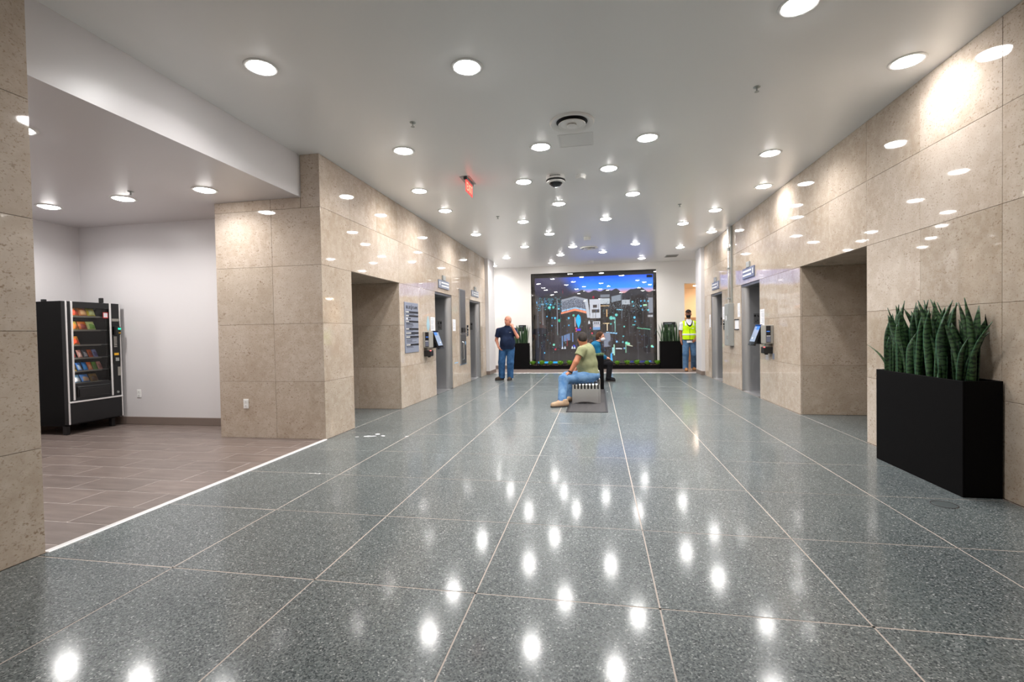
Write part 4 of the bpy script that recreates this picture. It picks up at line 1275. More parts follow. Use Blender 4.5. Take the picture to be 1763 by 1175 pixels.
    # cyan, blue and green points of light
    P = [(924.5, 520.5, 1.6, (90, 170, 235)), (934.5, 524, 1.9, (140, 220, 250)), (941, 523, 1.3, (70, 170, 230)), (948.5, 525, 1.8, (90, 200, 255)), (946.5, 530, 2.6, (110, 215, 200)), (953.5, 530, 1.8, (90, 195, 175)), (963, 532.5, 1.8, (110, 200, 220)),
         (939.5, 533, 1.2, (80, 150, 150)), (942, 545.5, 1.3, (80, 180, 240)), (951, 548, 1.2, (80, 180, 240)), (956.5, 548.5, 2.0, (90, 200, 245)), (964, 553, 2.7, (40, 190, 150)), (966, 549, 1.0, (90, 180, 240)), (950.5, 561.5, 1.2, (90, 180, 225)), (980.5, 549, 1.8, (90, 190, 235)), (980.5, 561.5, 1.4, (80, 170, 225)),
         (989, 544.5, 2.0, (80, 190, 170)), (953.5, 595, 2.0, (130, 225, 200)), (956, 603, 1.6, (225, 70, 90)), (936.5, 609, 1.3, (90, 190, 235)), (993.5, 572, 1.2, (235, 80, 110)), (1018, 567, 1.0, (230, 90, 110)), (1021, 576, 1.3, (235, 70, 100)), (1076, 565.5, 1.3, (120, 230, 220)), (1093.5, 550.5, 2.0, (110, 205, 255)), (1094.5, 557, 1.1, (80, 180, 225)),
         (1063, 545.5, 2.5, (110, 210, 205)), (1054, 550.5, 3.2, (110, 215, 205)), (1058.5, 551, 2.4, (120, 220, 210)), (1060, 558, 1.5, (130, 225, 205)), (1053.5, 560.5, 1.6, (95, 200, 195)), (1091, 563, 1.0, (130, 225, 205)), (1093.5, 563, 1.0, (100, 200, 225)), (1074, 582, 1.3, (100, 205, 205)), (1073.5, 592, 1.4, (110, 215, 225)), (1063, 591, 1.8, (130, 190, 240)), (1076, 602.5, 1.6, (130, 190, 240)),
         (1079.5, 593.5, 2.6, (120, 225, 200)), (1083, 595, 2.4, (150, 230, 190)), (1122, 599.5, 2.0, (150, 235, 190)), (1124, 600.5, 1.4, (110, 200, 235)), (1104.5, 523, 1.3, (90, 190, 245)), (1110.5, 523, 1.3, (90, 190, 245)), (1116.5, 523.5, 1.3, (110, 200, 235)), (1104.5, 531.5, 1.4, (90, 190, 245)), (1107, 538, 1.3, (90, 180, 235)), (1116.5, 538.5, 1.6, (100, 210, 225)), (1092, 531, 1.2, (110, 200, 225)), (1090.5, 524, 1.6, (110, 210, 225))]
    for x, y, r, c in P: dot(x, y, r, c)
    rect(1108.5, 1114.5, 529, 531, (170, 225, 180))
    for k in range(16): dot(1098 + k * 1.4, 568.5 + 0.17 * k + rs.uniform(-0.3, 0.3), 0.6, (140, 235, 190))
    rect(1063, 1074, 535.5, 537, (130, 200, 225), 0.08)
    # vertical light poles and faint streaks
    for x, y0, y1, c in ((934.5, 519, 560, (118, 120, 130)), (960.5, 514, 578, (122, 122, 132)), (1072.3, 508, 552, (96, 104, 112)), (925.5, 512, 600, (70, 74, 82)), (966, 515, 600, (62, 62, 70)), (1046.5, 536, 548, (240, 190, 130)), (1047, 560, 572, (225, 205, 175)), (1060.5, 552, 574, (120, 170, 165))):
        rect(x - 0.8, x + 0.8, y0, y1, c)
    rect(1036, 1051, 529, 530.2, (190, 160, 120)); rect(1040, 1051, 559, 560.4, (215, 190, 150))
    # illuminated blue flame
    yy = (PY - 543) / 24.0
    wv = 4.3 * np.sin(np.pi * np.clip(yy, 0, 1) ** 0.75)
    m = (yy > 0) & (yy < 1) & (abs(PX - 997.5) < wv)
    img[m] = lin((10, 178, 250))
    rect(990.5, 992.5, 548, 564, (170, 152, 158)); rect(994, 1001, 568, 571, (66, 50, 215)); rect(992, 994.5, 566, 569, (230, 90, 110))
    # street level
    para([(971, 579), (982, 575.5), (982, 587), (971, 590)], (98, 122, 162)); rect(967.5, 969.5, 580, 598, (110, 145, 195)); rect(976.5, 977.5, 585, 597, (150, 50, 60)); rect(986, 988, 575, 590, (100, 130, 175))
    for x in (968.5, 973, 986, 990): para([(x, 597), (x + 1.8, 602), (x - 1.8, 602)], (205, 212, 225))
    dot(989, 597, 1.5, (40, 60, 230)); dot(991, 599, 1.0, (60, 80, 235))
    dot(1016, 559, 1.8, (190, 196, 204), 5); rect(1014.5, 1017.5, 560, 568, (40, 34, 40))
    rect(1022.5, 1035, 556, 561, (190, 194, 204)); rect(1022.5, 1035, 562, 566, (180, 178, 190)); rect(1022.5, 1035, 566, 570, (110, 150, 195))
    for k in range(3): rect(1024 + 3.6 * k, 1025.3 + 3.6 * k, 557, 560.2, (70, 70, 82)); 
    rect(1024, 1034, 558.4, 559, (80, 80, 92))
    rect(1045, 1064, 574, 576, (140, 195, 232), 0.1); para([(1040, 576), (1052, 575), (1053, 599), (1041, 600)], (122, 130, 148)); dot(1052, 594, 4.2, (62, 60, 66), 5)
    rect(1061, 1072, 601.5, 603.5, (195, 206, 214), 0.06); rect(1057.5, 1059.5, 596, 614, (160, 205, 180)); rect(1055, 1058.5, 601, 611, (150, 200, 205)); para([(1052, 612), (1054.5, 609), (1055.5, 625), (1051.5, 625)], (60, 170, 240))
    rect(1077.5, 1079.2, 596, 610, (110, 150, 130)); rect(1080, 1090, 596, 597.6, (190, 190, 170), 0.22)
    for a, b in ((924.5, 932), (936, 947.5), (951, 962)): rect(a, b, 624.5, 627, (30, 165, 245))
    rect(1082, 1122, 624, 626.5, (36, 44, 110)); rect(1116, 1119.5, 623.8, 625.6, (60, 130, 230))
    for k in range(170):  # faint vertical streaks painted in as reflections on the panels
        x = rs.uniform(922, 1124); y0 = rs.uniform(515, 605); h = rs.uniform(8, 36); g = rs.uniform(40, 92)
        rect(x, x + rs.uniform(0.4, 1.4), y0, y0 + h, (g, g, g * 1.08), 0, rs.uniform(0.2, 0.55))
    for k in range(60):
        x, y = rs.uniform(925, 1120), rs.uniform(545, 608); g = rs.uniform(60, 120)
        rect(x, x + rs.uniform(2, 7), y, y + rs.uniform(0.6, 2.0), (g * 0.9, g, g * 1.1), rs.uniform(-0.15, 0.15), rs.uniform(0.2, 0.5))
    for k in range(170):
        x, y = rs.uniform(925, 1122), rs.uniform(535, 612)
        c = [(90, 170, 210), (110, 190, 180), (140, 140, 150), (90, 120, 200)][rs.randint(4)]
        dot(x, y, rs.uniform(0.35, 0.8), c, a=0.55)
    return np.clip(img, 0, 1)

def video_wall():
    t = thing('video_wall', 'large framed glass video wall showing a city at night', 'screen', (-0.14, YW, SZ0))
    f = 0.07
    yb = YW + 0.22
    mb = MB().box(SX0, SX0 + 0.02, YW - 0.012, yb, SZ0, SZ1).box(SX1 - 0.02, SX1, YW - 0.012, yb, SZ0, SZ1).box(SX0 + 0.02, SX1 - 0.02, YW - 0.012, yb, SZ1 - 0.02, SZ1).box(SX0 + 0.02, SX1 - 0.02, YW + 0.0, yb, SZ0, SZ0 + 0.01)
    obj('frame', mb, 'black_gloss', t)
    obj('backing', MB().box(SX0 + 0.02, SX1 - 0.02, yb - 0.02, yb, SZ0, SZ1 - 0.02), 'black', t)
    # the lit picture: a grid of coloured diodes
    img = screen_picture()
    Ht, Wd, _ = img.shape
    sx0, sx1, sz0, sz1 = -2.10, 1.845, 0.15, 3.105
    ys = yb - 0.03
    xs = np.linspace(sx0, sx1, Wd); zs = np.linspace(sz1, sz0, Ht)
    GX, GZ = np.meshgrid(xs - (-0.14), zs - SZ0)
    co = np.stack([GX, np.full_like(GX, ys - YW), GZ], -1).reshape(-1, 3)
    idx = np.arange(Ht * Wd).reshape(Ht, Wd)
    q = np.stack([idx[1:, :-1], idx[1:, 1:], idx[:-1, 1:], idx[:-1, :-1]], -1).reshape(-1, 4)
    me = bpy.data.meshes.new('lit_screen')
    me.vertices.add(len(co)); me.vertices.foreach_set('co', co.ravel())
    me.loops.add(q.size); me.loops.foreach_set('vertex_index', q.ravel())
    me.polygons.add(len(q)); me.polygons.foreach_set('loop_start', np.arange(len(q)) * 4); me.polygons.foreach_set('loop_total', np.full(len(q), 4))
    me.update(calc_edges=True); me.validate()
    ca = me.color_attributes.new('picture', 'FLOAT_COLOR', 'POINT')
    ca.data.foreach_set('color', np.concatenate([img.reshape(-1, 3), np.ones((Ht * Wd, 1))], 1).astype(np.float32).ravel())
    m = mat('screen_diodes', S(20, 20, 22), 0.5)
    n = NT(m)
    at = n.n('ShaderNodeAttribute', attribute_name='picture')
    n.link(at.outputs['Color'], 'Emission Color')
    m.node_tree.nodes['Principled BSDF'].inputs['Emission Strength'].default_value = 1.35
    me.materials.append(m)
    o = bpy.data.objects.new('lit_screen', me); COL.objects.link(o); o.parent = t
    # corner module missing at the top right
    obj('dead_module', MB().box(1.64, 1.83, ys - 0.012, ys - 0.004, 3.0, 3.09), 'planter', t)
    obj('glass_pane', MB().box(SX0 + 0.02, SX1 - 0.02, YW + 0.004, YW + 0.006, SZ0 + 0.01, SZ1 - 0.02), 'pane', t)
video_wall()

# ------------------------------------------------------------------ bench, mat, middle planter
def bench(x0, x1, y0, y1, label, back=1):
    t = thing('bench', label, 'bench', ((x0 + x1) / 2, (y0 + y1) / 2, 0), 'polished steel benches')
    zs = 0.355
    n = 8
    w = (x1 - x0)
    sw = w / n
    for i in range(n):
        a, b = x0 + sw * i + 0.004, x0 + sw * (i + 1) - sw * 0.36
        r = 0.03
        prof = [(y0 + 0.004, 0.255), (y0 + 0.004, zs - r)] + [(y0 + 0.004 + r * (1 - math.cos(k * PI / 8)), zs - r + r * math.sin(k * PI / 8)) for k in range(1, 5)]
        prof += [(y1 - 0.004 - r * (1 - math.sin(k * PI / 8)), zs - r + r * math.cos(k * PI / 8)) for k in range(0, 5)]
        prof += [(y1 - 0.004, 0.255), (y1 - 0.012, 0.255), (y1 - 0.012, zs - r), (y1 - 0.035, zs - 0.009), (y0 + 0.035, zs - 0.009), (y0 + 0.012, zs - r), (y0 + 0.012, 0.255)]
        obj('slat', MB().prism(prof, lambda u, v, k: ((a if k == 0 else b), u, v)), 'chrome', t)
    for y in (y0, y1 - 0.012):
        pts = [(x0, 0.0), (x0, 0.262), (x1, 0.262), (x1, 0.0), (x1 - 0.02, 0.0)] 
        for k in range(1, 12):
            f = k / 12
            pts.append((x1 - 0.02 - (w - 0.04) * f, 0.04 * math.sin(PI * f) ** 0.6))
        pts.append((x0 + 0.02, 0.0))
        obj('end_panel', MB().prism(pts, lambda u, v, k: (u, y + 0.012 * k, v)), 'chrome', t)
    bx = x1 + 0.004 if back > 0 else x0 - 0.03
    obj('back_rail', MB().box(bx, bx + 0.02, y0, y1, 0.34, 0.43, 0.004), 'steel_dark', t)
    for y in (y0 + 0.001, y1 - 0.021):
        obj('back_post', MB().box(bx, bx + 0.026, y, y + 0.02, 0.0, 0.44, 0.003), 'chrome', t)
    obj('gap_shade_tray', MB().box(x0 + 0.02, x1 - 0.02, y0 + 0.1, y1 - 0.1, 0.28, 0.295, 0.003), 'jet', t)  # black sheet added so the gaps between the slats look shaded
    for y in (y0 + 0.02, y1 - 0.03):  # black plates stand in for the shade behind the slat ends
        obj('gap_shade_plate', MB().box(x0 + 0.005, x1 - 0.005, y, y + 0.01, 0.2, 0.335), 'jet', t)
bench(-0.445, 0.012, 8.2, 9.95, 'polished slatted steel bench under the seated man')
bench(-0.34, 0.10, 11.2, 12.7, 'polished steel bench under the person in teal, mostly hidden', -1)
t = thing('floor_grate', 'dark ribbed floor mat under the near bench', 'mat', (-0.16, 8.8, 0))
obj('frame', MB().box(-0.50, 0.15, 7.36, 7.39, 0, 0.007).box(-0.50, 0.15, 10.22, 10.25, 0, 0.007).box(-0.50, -0.47, 7.39, 10.22, 0, 0.007).box(0.12, 0.15, 7.39, 10.22, 0, 0.007), 'black', t)
mb = MB().box(-0.47, 0.12, 7.39, 10.22, 0, 0.002)
for k in range(28):
    x = -0.468 + k * 0.021
    mb.box(x, x + 0.012, 7.39, 10.22, 0.002, 0.006)
M['mat_rib'] = mat('mat_rib', S(58, 55, 56), 0.6)
obj('ribs', mb, 'mat_rib', t)['kind'] = 'stuff'
planter(-0.30, 0.13, 10.30, 10.62, 0.72, 'slim black planter standing between the two benches')
low = rosette_mesh('succulent', 22, 0.12, 0.014, 9, 0.75, 'rosette2')
for i, (x, y) in enumerate([(-0.22, 10.42), (-0.1, 10.5), (0.01, 10.42), (0.08, 10.5)]):
    o = bpy.data.objects.new('succulent', low); COL.objects.link(o)
    o.location = (x, y, 0.675); o.rotation_euler.z = i * 1.7
    tag(o, 'grey green succulent in the slim planter between the benches, %s from left' % ORD[i], 'succulent', 'succulents in the slim planter')

# floor marks
mb = MB(); r = random.Random(2)
for (x, y, a, b, ang) in ((-2.83, 5.43, 0.16, 0.03, 0.2), (-2.78, 5.55, 0.07, 0.035, 1.3), (-2.66, 5.47, 0.07, 0.02, -0.3), (-2.97, 5.38, 0.05, 0.012, 0.4), (-2.35, 5.47, 0.06, 0.012, 0.1)):
    pts = []
    for k in range(14):
        th = 2 * PI * k / 14; q = r.uniform(0.65, 1.15)
        u, w = a / 2 * math.cos(th) * q, b / 2 * math.sin(th) * q * 2
        pts.append((u * math.cos(ang) - w * math.sin(ang), u * math.sin(ang) + w * math.cos(ang)))
    mb.prism(pts, lambda u, w, k: (x + u, y + w, 0.0004 + 0.0008 * k))
sm = tag(obj('paint_smudge', mb, 'paper'), 'white paint smudges on the terrazzo beside the left stone corner', 'stain'); sm['kind'] = 'stuff'
t = thing('floor_cover', 'round dark floor cover in the terrazzo before the large planter', 'floor cover', (2.40, 3.78, 0))
M['cover'] = mat('floor_cover', S(84, 91, 92), 0.3)
CX, CY = 2.40, 3.78
obj('plate', MB().lathe([(0.07, 0.0), (0.068, 0.002), (0.0001, 0.0022)], 32, (CX, CY, 0)), 'cover', t)
obj('rim', MB().lathe([(0.078, 0.0), (0.078, 0.0025), (0.072, 0.0025), (0.072, 0.0)], 32, (CX, CY, 0)), 'mat_rib', t)

# ------------------------------------------------------------------ people (distance fields -> one continuous surface)
class Field:
    def __init__(s, lo, hi, h):
        s.h = h; s.lo = np.array(lo, np.float32)
        n = np.ceil((np.array(hi) - np.array(lo)) / h).astype(int) + 1
        s.n = n
        s.ax = [np.float32(lo[i]) + np.arange(n[i], dtype=np.float32) * np.float32(h) for i in range(3)]
        s.D = np.full(tuple(n), 0.5, np.float32)
    def _win(s, lo, hi):
        sl = []
        for i in range(3):
            a = max(0, int((lo[i] - s.lo[i]) / s.h) - 1); b = min(s.n[i], int((hi[i] - s.lo[i]) / s.h) + 2)
            if b <= a: return None
            sl.append(slice(a, b))
        return tuple(sl)
    def _pts(s, sl):
        return np.meshgrid(s.ax[0][sl[0]], s.ax[1][sl[1]], s.ax[2][sl[2]], indexing='ij', sparse=True)
    def _join(s, sl, d, k):
        o = s.D[sl]
        if k <= 0: s.D[sl] = np.minimum(o, d)
        else:
            hh = np.clip(0.5 + 0.5 * (o - d) / k, 0, 1)
            s.D[sl] = o * (1 - hh) + d * hh - k * hh * (1 - hh)
    def cone(s, a, b, ra, rb, k=0.02, flat=(1, 1, 1)):
        a = np.array(a, np.float32); b = np.array(b, np.float32); m = max(ra, rb) * max(1, 1 / min(flat)) + 0.07
        sl = s._win(np.minimum(a, b) - m, np.maximum(a, b) + m)
        if sl is None: return s
        X, Y, Z = s._pts(sl)
        ab = b - a; L2 = float(ab @ ab) + 1e-9
        t = np.clip(((X - a[0]) * ab[0] + (Y - a[1]) * ab[1] + (Z - a[2]) * ab[2]) / L2, 0, 1)
        d = np.sqrt(((X - a[0] - t * ab[0]) * flat[0]) ** 2 + ((Y - a[1] - t * ab[1]) * flat[1]) ** 2 + ((Z - a[2] - t * ab[2]) * flat[2]) ** 2) - (ra + (rb - ra) * t)
        s._join(sl, d, k); return s
    def ell(s, c, r, k=0.02, az=0.0, tilt=0.0):
        c = np.array(c, np.float32); m = max(r) + 0.07
        sl = s._win(c - m, c + m)
        if sl is None: return s
        X, Y, Z = s._pts(sl)
        X, Y, Z = X - c[0], Y - c[1], Z - c[2]
        ca, sa = math.cos(az), math.sin(az)
        x = X * ca + Y * sa; y = -X * sa + Y * ca; z = Z + 0 * X
        ct, st = math.cos(tilt), math.sin(tilt)
        x, z = x * ct + z * st, -x * st + z * ct
        k0 = np.sqrt((x / r[0]) ** 2 + (y / r[1]) ** 2 + (z / r[2]) ** 2)
        k1 = np.sqrt((x / r[0] ** 2) ** 2 + (y / r[1] ** 2) ** 2 + (z / r[2] ** 2) ** 2) + 1e-6
        s._join(sl, (k0 * (k0 - 1) / k1).astype(np.float32), k); return s
    def cut(s, p, n):
        """keep the side of the plane that N points away from."""
        n = np.array(n, float); n /= np.linalg.norm(n)
        X, Y, Z = np.meshgrid(*s.ax, indexing='ij', sparse=True)
        s.D = np.maximum(s.D, ((X - p[0]) * n[0] + (Y - p[1]) * n[1] + (Z - p[2]) * n[2]).astype(np.float32)); return s
    def cut_near(s, p, n, R):
        n = np.array(n, float); n /= np.linalg.norm(n); p = np.array(p, float)
        sl = s._win(p - R, p + R)
        if sl is None: return s
        X, Y, Z = s._pts(sl)
        inside = ((X - p[0]) ** 2 + (Y - p[1]) ** 2 + (Z - p[2]) ** 2) < R * R
        d = ((X - p[0]) * n[0] + (Y - p[1]) * n[1] + (Z - p[2]) * n[2]).astype(np.float32)
        s.D[sl] = np.where(inside, np.maximum(s.D[sl], d), s.D[sl]); return s
    def sleeve(s, a, b, ra, rb, frac, k=0.025):
        f = Field.__new__(Field); f.h, f.lo, f.n, f.ax = s.h, s.lo, s.n, s.ax; f.D = np.full(tuple(s.n), 0.5, np.float32)
        e = a + (b - a) * (frac + 0.35)
        f.cone(a, e, ra, ra + (rb - ra) * (frac + 0.35) / frac, 0); f.cut(a + (b - a) * frac, b - a)
        s._join((slice(None),) * 3, f.D, k); return s
    def carve(s, other_cone, k=0.0):
        f = Field.__new__(Field); f.h, f.lo, f.n, f.ax = s.h, s.lo, s.n, s.ax; f.D = np.full(tuple(s.n), 0.5, np.float32)
        f.cone(*other_cone, 0)
        s.D = np.maximum(s.D, -f.D); return s
    def mesh(s, name, off):
        D = s.D; D[0], D[-1] = .5, .5; D[:, 0], D[:, -1] = .5, .5; D[:, :, 0], D[:, :, -1] = .5, .5
        ins = D < 0
        c = [ins[i:D.shape[0] - 1 + i, j:D.shape[1] - 1 + j, k:D.shape[2] - 1 + k] for i in (0, 1) for j in (0, 1) for k in (0, 1)]
        cnt = sum(x.astype(np.int8) for x in c)
        act = (cnt > 0) & (cnt < 8)
        ids = np.full(act.shape, -1, np.int64)
        cells = np.argwhere(act)
        ids[tuple(cells.T)] = np.arange(len(cells))
        acc = np.zeros((len(cells), 3)); num = np.zeros((len(cells), 1))
        cor = [(i, j, k) for i in (0, 1) for j in (0, 1) for k in (0, 1)]
        for a in range(8):
            for b in range(a + 1, 8):
                if sum(abs(cor[a][q] - cor[b][q]) for q in range(3)) != 1: continue
                da = D[tuple((cells + cor[a]).T)].astype(float); db = D[tuple((cells + cor[b]).T)].astype(float)
                m = (da < 0) != (db < 0)
                t = np.where(m, da / np.where(m, da - db, 1), 0)
                p = np.array(cor[a])[None] + t[:, None] * (np.array(cor[b]) - np.array(cor[a]))[None]
                acc += np.where(m[:, None], p, 0); num += m[:, None]
        V = (cells + acc / np.maximum(num, 1)) * s.h + s.lo.astype(float) - np.array(off)[None]
        F = []
        for axis in range(3):
            A = np.take(ins, range(0, D.shape[axis] - 1), axis); B = np.take(ins, range(1, D.shape[axis]), axis)
            e = np.argwhere(A != B)
            flip = A[tuple(e.T)]
            o1, o2 = [q for q in range(3) if q != axis]
            if axis == 1: o1, o2 = o2, o1
            def cid(d1, d2):
                q = e.copy(); q[:, o1] += d1; q[:, o2] += d2
                return ids[tuple(q.T)]
            q = np.stack([cid(-1, -1), cid(0, -1), cid(0, 0), cid(-1, 0)], -1)
            q[~flip] = q[~flip][:, ::-1]
            F.append(q)
        F = np.concatenate(F)
        F = F[(F >= 0).all(1)]
        me = bpy.data.meshes.new(name)
        me.from_pydata(V.tolist(), [], F.tolist())
        me.polygons.foreach_set('use_smooth', [True] * len(me.polygons))
        me.update()
        return me

def fobj(name, fld, material, parent, off):
    me = fld.mesh(name, off)
    me.materials.append(M[material] if isinstance(material, str) else material)
    o = bpy.data.objects.new(name, me); COL.objects.link(o)
    if parent is None: o.location = off
    else: o.parent = parent
    return o

V3 = lambda *a: np.array(a, float)
def hand(f, w, d, up, side, curl=0.5, s=1.0):
    """wrist W, direction D along the fingers, UP = back of the hand, SIDE = +1 if the thumb leaves towards cross(D, UP)."""
    d = d / np.linalg.norm(d); up = up - d * (up @ d); up /= np.linalg.norm(up)
    x = np.cross(d, up) * side
    k = w + d * 0.085 * s
    f.cone(w, w + d * 0.05 * s, 0.026 * s, 0.03 * s, 0.015)
    for i, (o, L) in enumerate(((0.028, 0.072), (0.009, 0.08), (-0.010, 0.074), (-0.028, 0.058))):
        b0 = k + x * o * s
        f.cone(w + d * 0.03 * s + x * o * 0.7 * s, b0, 0.015 * s, 0.0125 * s, 0.008)
        d1 = d * math.cos(curl) - up * math.sin(curl)
        d2 = d * math.cos(curl * 2.1) - up * math.sin(curl * 2.1)
        m = b0 + d1 * L * 0.55 * s
        f.cone(b0, m, 0.0105 * s, 0.0095 * s, 0.004)
        f.cone(m, m + d2 * L * 0.5 * s, 0.0095 * s, 0.008 * s, 0.003)
    tb = w + d * 0.02 * s + x * 0.026 * s
    tm = tb + (d * 0.6 + x * 0.6 - up * 0.25) * 0.045 * s
    f.cone(tb, tm, 0.014 * s, 0.011 * s, 0.008)
    f.cone(tm, tm + (d * 0.85 + x * 0.15 - up * 0.3) * 0.034 * s, 0.011 * s, 0.009 * s, 0.004)

def head(f, c, face, s=1.0, nose=True):
    """skull centred on C, looking along FACE (horizontal)."""
    az = math.atan2(face[1], face[0])
    F = V3(math.cos(az), math.sin(az), 0); R_ = V3(-math.sin(az), math.cos(az), 0); U = V3(0, 0, 1)
    f.ell(c + U * 0.02 * s - F * 0.008 * s, (0.098 * s, 0.076 * s, 0.105 * s), 0.02, az)
    f.ell(c + F * 0.022 * s - U * 0.055 * s, (0.068 * s, 0.058 * s, 0.072 * s), 0.03, az)
    f.cone(c + F * 0.055 * s - U * 0.105 * s, c + F * 0.05 * s - U * 0.09 * s, 0.022 * s, 0.03 * s, 0.02)
    f.cone(c + F * 0.085 * s + U * 0.008 * s, c + F * 0.108 * s - U * 0.03 * s, 0.009 * s, 0.014 * s, 0.012)
    f.cone(c + F * 0.088 * s - U * 0.066 * s + R_ * 0.018 * s, c + F * 0.088 * s - U * 0.066 * s - R_ * 0.018 * s, 0.008 * s, 0.008 * s, 0.008)
    for q in (-1, 1):
        f.ell(c + R_ * q * 0.078 * s - F * 0.008 * s - U * 0.012 * s, (0.02 * s, 0.010 * s, 0.032 * s), 0.006, az)
        f.ell(c + F * 0.078 * s + R_ * q * 0.03 * s + U * 0.026 * s, (0.012 * s, 0.022 * s, 0.008 * s), 0.012, az)
    return F, R_, U

def eyes(parent, off, c, F, R_, s=1.0):
    for q in (-1, 1):
        mb = MB(); p = c + F * 0.083 * s + R_ * q * 0.03 * s + V3(0, 0, 0.008 * s)
        bm = bmesh.new(); bmesh.ops.create_icosphere(bm, subdivisions=2, radius=0.0095 * s)
        mb.bm(bm, Matrix.Translation(Vector(p)))
        obj('eye', mb, 'eye', parent, smooth=True)

def leg_pants(f, hip, knee, ank, r=(0.095, 0.072, 0.062), k=0.03):
    f.cone(hip, knee, r[0], r[1], k); f.cone(knee, ank, r[1], r[2], k)

def shoe(parent, off, heel, toe, material, h=0.075, w=0.045, sole='sole'):
    heel = V3(*heel); toe = V3(*toe)
    lo = np.minimum(heel, toe) - 0.12; hi = np.maximum(heel, toe) + 0.12; lo[2] = -0.03; hi[2] = 0.24
    z0 = min(heel[2], toe[2])
    f = Field(lo, hi, 0.006)
    u = (toe - heel) / np.linalg.norm(toe - heel)
    f.cone(heel + u * 0.035 + V3(0, 0, 0.045), toe - u * 0.05 + V3(0, 0, 0.035), w * 0.9, w * 0.95, 0.02)
    f.cone(heel + u * 0.045 + V3(0, 0, 0.06), heel + u * 0.05 + V3(0, 0, 0.10), w * 0.95, w * 0.95, 0.03)
    f.cone(heel + u * 0.07 + V3(0, 0, 0.075), toe - u * 0.10 + V3(0, 0, 0.05), w * 0.7, w * 0.75, 0.03)
    f.cut((0, 0, z0 + 0.018), (0, 0, -1)); f.cut((0, 0, z0 + 0.125), (0, 0, 1))
    o = fobj('shoe', f, material, parent, off)
    g = Field(lo, hi, 0.006)
    g.cone(heel + u * 0.035 + V3(0, 0, 0.01), toe - u * 0.05 + V3(0, 0, 0.01), w * 0.98, w * 1.02, 0.0)
    g.cut((0, 0, z0 + 0.001), (0, 0, -1)); g.cut((0, 0, z0 + 0.02), (0, 0, 1))
    s = fobj('sole', g, sole, o, off)

def skin_mat(name, c):
    m = mat(name, S(*c), 0.5)
    t = NT(m); v = t.coords(); a = t.noise(v, 18, 3)
    t.link(t.mix(a, S(c[0] * 0.9, c[1] * 0.82, c[2] * 0.8), S(min(255, c[0] * 1.06), c[1] * 1.04, c[2] * 1.02)), 'Base Color')
    return m
M['skin1'] = skin_mat('ruddy_skin', (196, 138, 116))
M['skin2'] = skin_mat('tan_skin', (178, 122, 92))
M['skin3'] = skin_mat('brown_skin', (150, 104, 80))
M['skin4'] = skin_mat('fair_skin', (204, 152, 128))
M['eye'] = mat('eye', S(30, 24, 22), 0.2)
M['navy'] = cloth_mat('navy_polo', S(24, 34, 58), S(32, 44, 70))
M['olive'] = cloth_mat('olive_shirt', S(132, 136, 102), S(150, 152, 118))
M['teal'] = cloth_mat('teal_jacket', S(16, 84, 122), S(26, 104, 142))
M['denim'] = cloth_mat('blue_denim', S(38, 72, 112), S(60, 98, 140))
M['denim_light'] = cloth_mat('faded_denim', S(74, 112, 156), S(112, 146, 182))
M['denim_grey'] = cloth_mat('mid_denim', S(62, 92, 126), S(88, 118, 150))
M['black_cloth'] = cloth_mat('black_cloth', S(20, 20, 24), S(30, 30, 34))
M['white_cloth'] = cloth_mat('white_shirt', S(222, 222, 230), S(234, 234, 238))
M['lime'] = cloth_mat('hi_vis_lime', S(188, 232, 10), S(205, 245, 30), bump=0.15)
M['lime'].node_tree.nodes['Principled BSDF'].inputs['Emission Strength'].default_value = 0.0
M['reflect'] = mat('reflective_tape', S(214, 218, 214), 0.4)
M['hair_grey'] = cloth_mat('cropped_hair', S(42, 37, 35), S(66, 60, 57), bump=0.6)
M['hair_bald'] = cloth_mat('shaved_hair', S(178, 140, 122), S(150, 118, 104), bump=0.1)
M['hair_brown'] = cloth_mat('brown_hair', S(62, 42, 32), S(88, 60, 44), bump=0.6)
M['cap'] = cloth_mat('dark_cap', S(38, 32, 32), S(50, 44, 42))
M['sole'] = mat('rubber_sole', S(60, 52, 48), 0.7)
M['boot_tan'] = cloth_mat('tan_suede', S(166, 138, 112), S(184, 158, 132))
M['boot_brown'] = cloth_mat('dark_leather', S(58, 48, 42), S(76, 64, 56))
M['boot_orange'] = cloth_mat('brown_leather', S(150, 104, 66), S(170, 122, 80))
M['mask_white'] = mat('white_mask', S(226, 230, 236), 0.8)

